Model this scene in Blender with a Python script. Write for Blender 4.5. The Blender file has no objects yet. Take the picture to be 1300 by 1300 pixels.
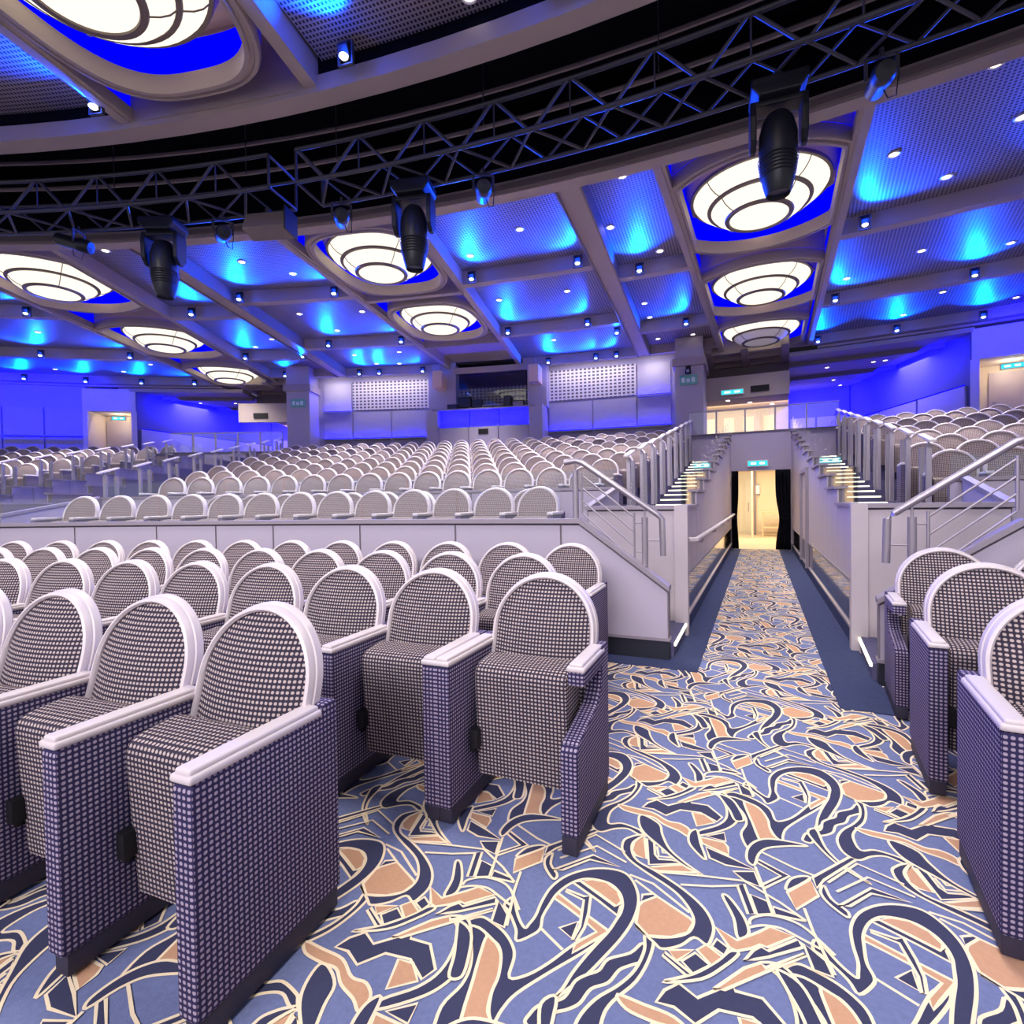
import bpy, bmesh, math, random
from mathutils import Vector, Matrix
from mathutils.geometry import tessellate_polygon
random.seed(7)
scene = bpy.context.scene
COL = scene.collection
D2R = math.pi/180

# ------------------------------------------------------------------ camera, world, exposure
CAM = Vector((4.432, 16.479, 1.35))
AZ, PITCH, ROLL = 11.7*D2R, 1.1*D2R, 0.9*D2R
fwd = Vector((-math.sin(AZ)*math.cos(PITCH), math.cos(AZ)*math.cos(PITCH), -math.sin(PITCH)))
right0 = Vector((math.cos(AZ), math.sin(AZ), 0))
up0 = right0.cross(fwd)
right = right0*math.cos(ROLL) - up0*math.sin(ROLL)
up = right0*math.sin(ROLL) + up0*math.cos(ROLL)
cd = bpy.data.cameras.new('camera'); cam = bpy.data.objects.new('camera', cd); COL.objects.link(cam)
cd.sensor_width = 36; cd.lens = 670/1300*36; cd.clip_end = 200; cd.clip_start = .05
m = Matrix.Identity(4)
for i in range(3):
    m[i][0] = right[i]; m[i][1] = up[i]; m[i][2] = -fwd[i]; m[i][3] = CAM[i]
cam.matrix_world = m
scene.camera = cam

vs = scene.view_settings
vs.view_transform = 'Standard'; vs.look = 'None'; vs.gamma = 1; vs.use_curve_mapping = False
vs.exposure = 0.28
w = bpy.data.worlds.new('world'); scene.world = w; w.use_nodes = True
bg = w.node_tree.nodes['Background']; bg.inputs[0].default_value = (.86, .82, .93, 1); bg.inputs[1].default_value = 0.55

def area_light(name, loc, aim, sx, sy, power, color, parent=None, spread=180):
    l = bpy.data.lights.new(name, 'AREA'); l.shape = 'RECTANGLE'; l.size = sx; l.size_y = sy
    l.energy = power; l.color = color; l.spread = spread*D2R
    o = bpy.data.objects.new(name, l); COL.objects.link(o)
    o.rotation_euler = (Vector(aim)-Vector(loc)).to_track_quat('-Z', 'Y').to_euler()
    if parent: o.parent = parent; o.location = Vector(loc)-parent.location
    else: o.location = loc
    return o
def spot_light(name, loc, aim, power, color, angle, blend=.6, radius=.04, parent=None):
    l = bpy.data.lights.new(name, 'SPOT'); l.energy = power; l.color = color; l.spot_size = angle*D2R
    l.spot_blend = blend; l.shadow_soft_size = radius
    o = bpy.data.objects.new(name, l); COL.objects.link(o)
    q = (Vector(aim)-Vector(loc)).to_track_quat('-Z', 'Y')
    if parent:
        o.parent = parent
        R = parent.rotation_euler.to_quaternion().inverted()
        o.location = R @ (Vector(loc)-parent.location); o.rotation_euler = (R @ q).to_euler()
    else: o.location = loc; o.rotation_euler = q.to_euler()
    return o
def point_light(name, loc, power, color, radius=.1):
    l = bpy.data.lights.new(name, 'POINT'); l.energy = power; l.color = color; l.shadow_soft_size = radius
    o = bpy.data.objects.new(name, l); COL.objects.link(o); o.location = loc; return o

# unseen fill light added behind the camera to brighten the house
area_light('house_fill', (-1.0, 7.0, 9.2), (1.5, 21, .2), 13, 2.0, 400, (.97, .92, .98), spread=70)

# ------------------------------------------------------------------ helpers
def P(R, phi, z=0.0): return Vector((R*math.sin(phi*D2R), R*math.cos(phi*D2R), z))
PA = 13.4*D2R                                    # direction of the passage
PU = Vector((math.sin(PA), math.cos(PA), 0)); PN = Vector((math.cos(PA), -math.sin(PA), 0))
def Q(s, off, z=0.0, side=1):                    # point in passage coordinates; side=-1 mirrors to the other passage
    v = PU*s + PN*off + Vector((0, 0, z)); v.x *= side; return v
def phi_at(R, off):                              # bearing where a line parallel to the passage crosses a radius
    return math.degrees(PA + math.asin(off/R))

class MB:
    def __init__(s): s.v = []; s.f = []
    def add(s, verts, faces):
        n = len(s.v); s.v += [tuple(v) for v in verts]; s.f += [tuple(i+n for i in f) for f in faces]; return s
    def hexa(s, p):                              # 4 bottom + 4 top points
        return s.add(p, [(3,2,1,0),(4,5,6,7),(0,1,5,4),(1,2,6,5),(2,3,7,6),(3,0,4,7)])
    def box(s, x0, x1, y0, y1, z0, z1):
        return s.hexa([(x0,y0,z0),(x1,y0,z0),(x1,y1,z0),(x0,y1,z0),(x0,y0,z1),(x1,y0,z1),(x1,y1,z1),(x0,y1,z1)])
    def bbox(s, x0, x1, y0, y1, z0, z1, b=.01, seg=2):
        bm = bmesh.new(); bmesh.ops.create_cube(bm, size=1)
        for v in bm.verts: v.co = Vector(((x0+x1)/2+v.co.x*(x1-x0), (y0+y1)/2+v.co.y*(y1-y0), (z0+z1)/2+v.co.z*(z1-z0)))
        bmesh.ops.bevel(bm, geom=list(bm.edges), offset=b, segments=seg, affect='EDGES', profile=.6)
        return s.bm(bm)
    def bm(s, bm):
        bm.verts.ensure_lookup_table(); bm.verts.index_update()
        s.add([v.co[:] for v in bm.verts], [[v.index for v in f.verts] for f in bm.faces]); bm.free(); return s
    def arc(s, R0, R1, f0, f1, z0, z1, n=None, z0b=None, z1b=None):     # annular sector block (z may change along it)
        n = n or max(1, int(abs(f1-f0)/1.5)); vs_ = []; fs = []
        for i in range(n+1):
            t = i/n; f = f0+(f1-f0)*t
            a = z0 if z0b is None else z0+(z0b-z0)*t; b = z1 if z1b is None else z1+(z1b-z1)*t
            vs_ += [P(R0,f,a), P(R1,f,a), P(R1,f,b), P(R0,f,b)]
        for i in range(n):
            a = 4*i; b = a+4
            for k in range(4): fs.append((a+k, b+k, b+(k+1)%4, a+(k+1)%4))
        fs += [(3,2,1,0), tuple(4*n+k for k in range(4))]
        if f1 < f0: fs = [tuple(reversed(f)) for f in fs]
        return s.add(vs_, fs)
    def prism(s, prof, x0, x1, axis=0, b=0, seg=2):                     # extrude a profile along an axis
        bm = bmesh.new(); n = len(prof)
        def mk(a, p): return (a, p[0], p[1]) if axis == 0 else ((p[0], a, p[1]) if axis == 1 else (p[0], p[1], a))
        A = [bm.verts.new(mk(x0, p)) for p in prof]; B = [bm.verts.new(mk(x1, p)) for p in prof]
        bm.faces.new(A); bm.faces.new(list(reversed(B)))
        for i in range(n): bm.faces.new((A[i], B[i], B[(i+1)%n], A[(i+1)%n]))
        bmesh.ops.recalc_face_normals(bm, faces=bm.faces[:])
        if b: bmesh.ops.bevel(bm, geom=list(bm.edges), offset=b, segments=seg, affect='EDGES', profile=.6)
        return s.bm(bm)
    def tube(s, pts, r, n=8, caps=True):
        pts = [Vector(p) for p in pts]; vs_ = []; fs = []
        for i, p in enumerate(pts):
            d = (pts[min(i+1, len(pts)-1)]-pts[max(i-1, 0)]).normalized()
            ref = Vector((0,0,1)) if abs(d.z) < .9 else Vector((1,0,0))
            a = d.cross(ref).normalized(); b = a.cross(d)
            for k in range(n):
                t = 2*math.pi*k/n; vs_.append(p + a*r*math.cos(t) + b*r*math.sin(t))
        for i in range(len(pts)-1):
            for k in range(n): fs.append((i*n+k, (i+1)*n+k, (i+1)*n+(k+1)%n, i*n+(k+1)%n))
        if caps: fs.append(tuple(range(n))); fs.append(tuple((len(pts)-1)*n+k for k in reversed(range(n))))
        return s.add(vs_, fs)
    def bar(s, a, b, w, h=None):                 # square bar between two points
        a, b = Vector(a), Vector(b); h = h or w; d = (b-a).normalized()
        ref = Vector((0,0,1)) if abs(d.z) < .95 else Vector((1,0,0))
        x = d.cross(ref).normalized()*w/2; y = x.cross(d).normalized()*h/2
        return s.hexa([a-x-y, a+x-y, a+x+y, a-x+y, b-x-y, b+x-y, b+x+y, b-x+y])
    def lathe(s, prof, n=32, c=(0,0,0)):         # profile (r,z) list
        vs_ = []; fs = []; k = len(prof)
        for i in range(n):
            t = 2*math.pi*i/n
            for r, z in prof: vs_.append((c[0]+r*math.cos(t), c[1]+r*math.sin(t), c[2]+z))
        for i in range(n):
            j = (i+1) % n
            for q in range(k-1): fs.append((i*k+q, j*k+q, j*k+q+1, i*k+q+1))
        return s.add(vs_, fs)
    def disc(s, r, z, n=32, down=True):
        vs_ = [(r*math.cos(2*math.pi*i/n), r*math.sin(2*math.pi*i/n), z) for i in range(n)]
        return s.add(vs_, [tuple(reversed(range(n))) if down else tuple(range(n))])
    def mesh(s, name, smooth=False, uv=False):
        me = bpy.data.meshes.new(name); me.from_pydata(s.v, [], s.f); me.update()
        if uv: box_uv(me)
        if smooth:
            me.polygons.foreach_set('use_smooth', [True]*len(me.polygons))
            me.set_sharp_from_angle(angle=40*D2R)
        return me
def box_uv(me):
    l = me.uv_layers.new(name='UVMap'); co = [v.co for v in me.vertices]
    for p in me.polygons:
        n = p.normal; ax = max(range(3), key=lambda i: abs(n[i]))
        for li in p.loop_indices:
            c = co[me.loops[li].vertex_index]
            l.data[li].uv = (c.x, c.y) if ax == 2 else ((c.x, c.z) if ax == 1 else (c.y, c.z))
def tag(o, label=None, cat=None, group=None, kind=None):
    if label: o['label'] = label
    if cat: o['category'] = cat
    if group: o['group'] = group
    if kind: o['kind'] = kind
    return o
def obj(name, mb, mat, parent=None, smooth=False, uv=False, world=False):
    """link a mesh; world=True: vertices are world coordinates and the parent only has a location"""
    if isinstance(mb, MB):
        if world and parent is not None:
            L = parent_loc(parent); mb.v = [(x-L.x, y-L.y, z-L.z) for x, y, z in mb.v]
        me = mb.mesh(name, smooth, uv)
    else: me = mb
    if mat and not me.materials: me.materials.append(mat)
    o = bpy.data.objects.new(name, me); COL.objects.link(o)
    if parent is not None: o.parent = parent
    return o
def parent_loc(p):
    v = Vector((0,0,0))
    while p is not None: v += p.location; p = p.parent
    return v
def thing(name, loc, label, cat, group=None, rz=0):
    o = bpy.data.objects.new(name, None); COL.objects.link(o); o.location = loc; o.rotation_euler = (0, 0, rz)
    o.empty_display_size = .2
    return tag(o, label, cat, group)
def struct(name, mb, mat, smooth=False, uv=False):
    o = obj(name, mb, mat, None, smooth, uv); o['kind'] = 'structure'; return o
def copy_tree(o, parent=None):
    c = o.copy(); COL.objects.link(c); c.parent = parent
    for ch in o.children: copy_tree(ch, c)
    return c
ORD = ['first','second','third','fourth','fifth','sixth','seventh','eighth','ninth','tenth','eleventh','twelfth','thirteenth','fourteenth','fifteenth','sixteenth','seventeenth','eighteenth','nineteenth','twentieth','twenty-first','twenty-second','twenty-third','twenty-fourth']
NUM = ['one','two','three','four','five','six','seven','eight','nine','ten']

# ------------------------------------------------------------------ materials
def mat(name, col, rough=.6, metal=0, emit=None, estr=0, spec=.4, bump=0, bscale=200, var=0, vscale=6):
    m = bpy.data.materials.new(name); m.use_nodes = True; nt = m.node_tree; b = nt.nodes['Principled BSDF']
    b.inputs['Base Color'].default_value = (*col, 1); b.inputs['Roughness'].default_value = rough
    b.inputs['Metallic'].default_value = metal; b.inputs['Specular IOR Level'].default_value = spec
    if emit: b.inputs['Emission Color'].default_value = (*emit, 1); b.inputs['Emission Strength'].default_value = estr
    if bump or var:
        tc = nt.nodes.new('ShaderNodeTexCoord')
    if var:
        no = nt.nodes.new('ShaderNodeTexNoise'); no.inputs['Scale'].default_value = vscale; no.inputs['Detail'].default_value = 5
        nt.links.new(tc.outputs['Object'], no.inputs['Vector'])
        mx = nt.nodes.new('ShaderNodeMix'); mx.data_type = 'RGBA'
        mx.inputs['A'].default_value = (*[c*(1-var) for c in col], 1); mx.inputs['B'].default_value = (*[min(1, c*(1+var)) for c in col], 1)
        nt.links.new(no.outputs['Fac'], mx.inputs['Factor']); nt.links.new(mx.outputs['Result'], b.inputs['Base Color'])
    if bump:
        n2 = nt.nodes.new('ShaderNodeTexNoise'); n2.inputs['Scale'].default_value = bscale; nt.links.new(tc.outputs['Object'], n2.inputs['Vector'])
        bp = nt.nodes.new('ShaderNodeBump'); bp.inputs['Strength'].default_value = bump; bp.inputs['Distance'].default_value = .003
        nt.links.new(n2.outputs['Fac'], bp.inputs['Height']); nt.links.new(bp.outputs['Normal'], b.inputs['Normal'])
    return m
def srgb(r, g, b):
    f = lambda c: (c/255/12.92) if c <= 10 else ((c/255+.055)/1.055)**2.4
    return (f(r), f(g), f(b))
def emis(name, col, s):
    m = bpy.data.materials.new(name); m.use_nodes = True; nt = m.node_tree; nt.nodes.clear()
    e = nt.nodes.new('ShaderNodeEmission'); o = nt.nodes.new('ShaderNodeOutputMaterial')
    e.inputs[0].default_value = (*col, 1); e.inputs[1].default_value = s; nt.links.new(e.outputs[0], o.inputs[0]); return m
def nmath(nt, op, a, b=None, c=None):
    n = nt.nodes.new('ShaderNodeMath'); n.operation = op
    for i, v in enumerate((a, b, c)):
        if v is None: continue
        if isinstance(v, (int, float)): n.inputs[i].default_value = v
        else: nt.links.new(v, n.inputs[i])
    return n.outputs[0]
def fabric(name, dark, light, pitch=.0165):
    m = bpy.data.materials.new(name); m.use_nodes = True; nt = m.node_tree; b = nt.nodes['Principled BSDF']
    uv = nt.nodes.new('ShaderNodeUVMap'); sp = nt.nodes.new('ShaderNodeSeparateXYZ'); nt.links.new(uv.outputs[0], sp.inputs[0])
    u = nmath(nt, 'SUBTRACT', nmath(nt, 'FRACT', nmath(nt, 'MULTIPLY', sp.outputs[0], 1/pitch)), .5)
    v = nmath(nt, 'SUBTRACT', nmath(nt, 'FRACT', nmath(nt, 'MULTIPLY', sp.outputs[1], 1/pitch)), .5)
    d = nmath(nt, 'SQRT', nmath(nt, 'ADD', nmath(nt, 'POWER', nmath(nt, 'ABSOLUTE', u), 2.6), nmath(nt, 'POWER', nmath(nt, 'ABSOLUTE', nmath(nt, 'MULTIPLY', v, 1.12)), 2.6)))
    mr = nt.nodes.new('ShaderNodeMapRange'); mr.inputs['From Min'].default_value = .17; mr.inputs['From Max'].default_value = .28
    mr.inputs['To Min'].default_value = 1; mr.inputs['To Max'].default_value = 0; nt.links.new(d, mr.inputs['Value'])
    mx = nt.nodes.new('ShaderNodeMix'); mx.data_type = 'RGBA'; mx.inputs['A'].default_value = (*dark, 1); mx.inputs['B'].default_value = (*light, 1)
    nt.links.new(mr.outputs[0], mx.inputs['Factor']); nt.links.new(mx.outputs['Result'], b.inputs['Base Color'])
    b.inputs['Roughness'].default_value = .85; b.inputs['Specular IOR Level'].default_value = .15
    bp = nt.nodes.new('ShaderNodeBump'); bp.inputs['Strength'].default_value = .35; bp.inputs['Distance'].default_value = .002
    nt.links.new(mr.outputs[0], bp.inputs['Height']); nt.links.new(bp.outputs[0], b.inputs['Normal'])
    return m
def glass(name, tint=(.93,.97,1), refl=.10):
    m = bpy.data.materials.new(name); m.use_nodes = True; nt = m.node_tree; nt.nodes.clear()
    t = nt.nodes.new('ShaderNodeBsdfTransparent'); t.inputs[0].default_value = (*tint, 1)
    g = nt.nodes.new('ShaderNodeBsdfGlossy'); g.inputs['Roughness'].default_value = .02; g.inputs[0].default_value = (1,1,1,1)
    ge = nt.nodes.new('ShaderNodeNewGeometry'); dt = nt.nodes.new('ShaderNodeVectorMath'); dt.operation = 'DOT_PRODUCT'
    nt.links.new(ge.outputs['Normal'], dt.inputs[0]); nt.links.new(ge.outputs['Incoming'], dt.inputs[1])
    f = nmath(nt, 'MULTIPLY_ADD', nmath(nt, 'POWER', nmath(nt, 'SUBTRACT', 1.0, nmath(nt, 'ABSOLUTE', dt.outputs['Value'])), 5.0), .6, refl*.5)
    mx = nt.nodes.new('ShaderNodeMixShader'); o = nt.nodes.new('ShaderNodeOutputMaterial')
    nt.links.new(f, mx.inputs[0]); nt.links.new(t.outputs[0], mx.inputs[1]); nt.links.new(g.outputs[0], mx.inputs[2]); nt.links.new(mx.outputs[0], o.inputs[0])
    return m
def grid_mat(name, line, hole, pu, pv, wu, wv, polar=False, k=28.0):
    """metal sheet with a grid of square openings; polar: runs with the curved ceiling"""
    m = bpy.data.materials.new(name); m.use_nodes = True; nt = m.node_tree; b = nt.nodes['Principled BSDF']
    if polar:
        g = nt.nodes.new('ShaderNodeNewGeometry'); sp = nt.nodes.new('ShaderNodeSeparateXYZ'); nt.links.new(g.outputs['Position'], sp.inputs[0])
        x, y = sp.outputs[0], sp.outputs[1]
        U = nmath(nt, 'MULTIPLY', nmath(nt, 'ARCTAN2', x, y), k)
        V = nmath(nt, 'SQRT', nmath(nt, 'ADD', nmath(nt, 'MULTIPLY', x, x), nmath(nt, 'MULTIPLY', y, y)))
    else:
        uv = nt.nodes.new('ShaderNodeUVMap'); sp = nt.nodes.new('ShaderNodeSeparateXYZ'); nt.links.new(uv.outputs[0], sp.inputs[0])
        U, V = sp.outputs[0], sp.outputs[1]
    a = nmath(nt, 'LESS_THAN', nmath(nt, 'FRACT', nmath(nt, 'MULTIPLY', U, 1/pu)), wu)
    c = nmath(nt, 'LESS_THAN', nmath(nt, 'FRACT', nmath(nt, 'MULTIPLY', V, 1/pv)), wv)
    ln = nmath(nt, 'MAXIMUM', a, c)
    mx = nt.nodes.new('ShaderNodeMix'); mx.data_type = 'RGBA'; mx.inputs['A'].default_value = (*hole, 1); mx.inputs['B'].default_value = (*line, 1)
    nt.links.new(ln, mx.inputs['Factor']); nt.links.new(mx.outputs['Result'], b.inputs['Base Color'])
    b.inputs['Roughness'].default_value = .5
    return m

M = {}
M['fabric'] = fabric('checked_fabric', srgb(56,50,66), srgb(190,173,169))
M['fabric_shaded'] = fabric('checked_fabric_side', srgb(50,45,80), srgb(164,150,172), .0165)  # same fabric with bluish shading put into its colour
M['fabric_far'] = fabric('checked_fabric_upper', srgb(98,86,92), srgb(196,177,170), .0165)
M['rim'] = mat('white_vinyl', srgb(214,203,206), .42, spec=.5)
M['base'] = mat('dark_base', srgb(46,42,62), .6)
M['latch'] = mat('black_latch', srgb(22,22,26), .45)
M['c_blue'] = mat('carpet_blue', srgb(116,126,168), .95, spec=.1, bump=.5, bscale=420, var=.22, vscale=60)
M['c_navy'] = mat('carpet_navy', srgb(66,68,96), .95, spec=.1, bump=.4, bscale=420, var=.1, vscale=60)
M['c_tan'] = mat('carpet_tan', srgb(206,160,128), .95, spec=.1, bump=.4, bscale=420, var=.1, vscale=60)
M['c_cream'] = mat('carpet_cream', srgb(250,230,196), .95, spec=.1)
M['c_border'] = mat('carpet_border', srgb(60,67,100), .95, spec=.1, bump=.5, bscale=420, var=.25, vscale=25)
M['wall'] = mat('lavender_panel', srgb(176,166,184), .55, var=.03, vscale=3)
M['wall_warm'] = mat('warm_panel', srgb(186,174,182), .5, var=.03, vscale=3)
M['wall_plain'] = mat('plain_wall', srgb(172,162,186), .7, var=.03, vscale=2)
M['joint'] = mat('joint_backing', srgb(120,112,120), .8)  # plain grey backing that shows in the gaps between panels
M['coping'] = mat('grey_coping', srgb(150,140,152), .45, metal=.1)
M['steel'] = mat('brushed_steel', srgb(168,160,170), .38, metal=.6)
M['kick'] = mat('dark_kick', srgb(34,36,50), .6)
M['tier'] = mat('tier_carpet', srgb(92,88,118), .95, spec=.1, var=.2, vscale=30)
M['beam'] = mat('taupe_beam', srgb(172,156,150), .5, var=.04, vscale=2)
M['beam_dark'] = mat('taupe_reveal', srgb(126,113,112), .55)
M['recess'] = mat('beige_recess', srgb(206,184,164), .9, spec=.1)
M['shade'] = mat('beige_shade', srgb(230,196,168), .85, spec=.1)
M['meshp'] = grid_mat('ceiling_mesh', srgb(150,138,142), srgb(18,16,22), .055, .055, .42, .42, True)
M['grille'] = grid_mat('wall_grille', srgb(214,202,206), srgb(84,78,92), .14, .11, .42, .45)
M['black'] = mat('black_void', srgb(9,9,18), .9, spec=.1)
M['truss'] = mat('grey_truss', srgb(70,68,80), .45, metal=.3)
M['headblk'] = mat('black_fixture', srgb(26,27,36), .38)
M['dglass'] = emis('lit_glass', (1, .90, .72), 1.1)
M['dglass2'] = mat('unlit_glass', srgb(206,190,190), .25, emit=(1,.9,.85), estr=.12)
M['dring'] = mat('bronze_ring', srgb(120,106,100), .4, metal=.3)
M['led_cove_blue'] = emis('blue_led_and_cove_glow', (.0, .0, 1.0), .95)  # LED strips, and the blue light on cove walls put in as glow
M['lens_blue'] = emis('blue_lens', (.75, .92, 1.0), 4)
M['led_white'] = emis('white_led', (1, .96, .72), 2.0)
M['down'] = emis('downlight_glow', (1, .93, .82), 5)
M['glass'] = glass('clear_glass')
M['glass_t'] = glass('balustrade_glass', (.95,.97,.985), .14)
M['mirror'] = mat('dark_mirror', srgb(150,140,146), .06, metal=.9)
M['curtain'] = mat('black_curtain', srgb(14,14,24), .9, spec=.1)
M['sign'] = emis('cyan_sign', (.05, .72, .86), 1.0)
M['sign_w'] = emis('sign_white', (.9, 1, 1), 1.3)
M['sign_g'] = mat('green_sign', srgb(120,190,160), .5)
M['sign_gw'] = mat('sign_print', srgb(225,235,230), .5)
M['blue_wall'] = mat('rear_wall', srgb(96,90,120), .7)
M['cream'] = mat('cream_wall', srgb(226,212,194), .55)
M['warm_floor'] = mat('lobby_floor', srgb(206,186,160), .4, var=.1, vscale=8)
M['dark'] = mat('booth_dark', srgb(40,38,44), .7)
M['screen'] = mat('monitor_face', srgb(36,44,70), .3)
M['vent'] = mat('vent_black', srgb(18,16,18), .7)
M['warm_glow'] = emis('warm_window', (1, .78, .52), 1.2)
M['red'] = mat('red_mark', srgb(200,60,60), .5)
M['niche'] = mat('niche_panel', srgb(120,112,150), .6)
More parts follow.
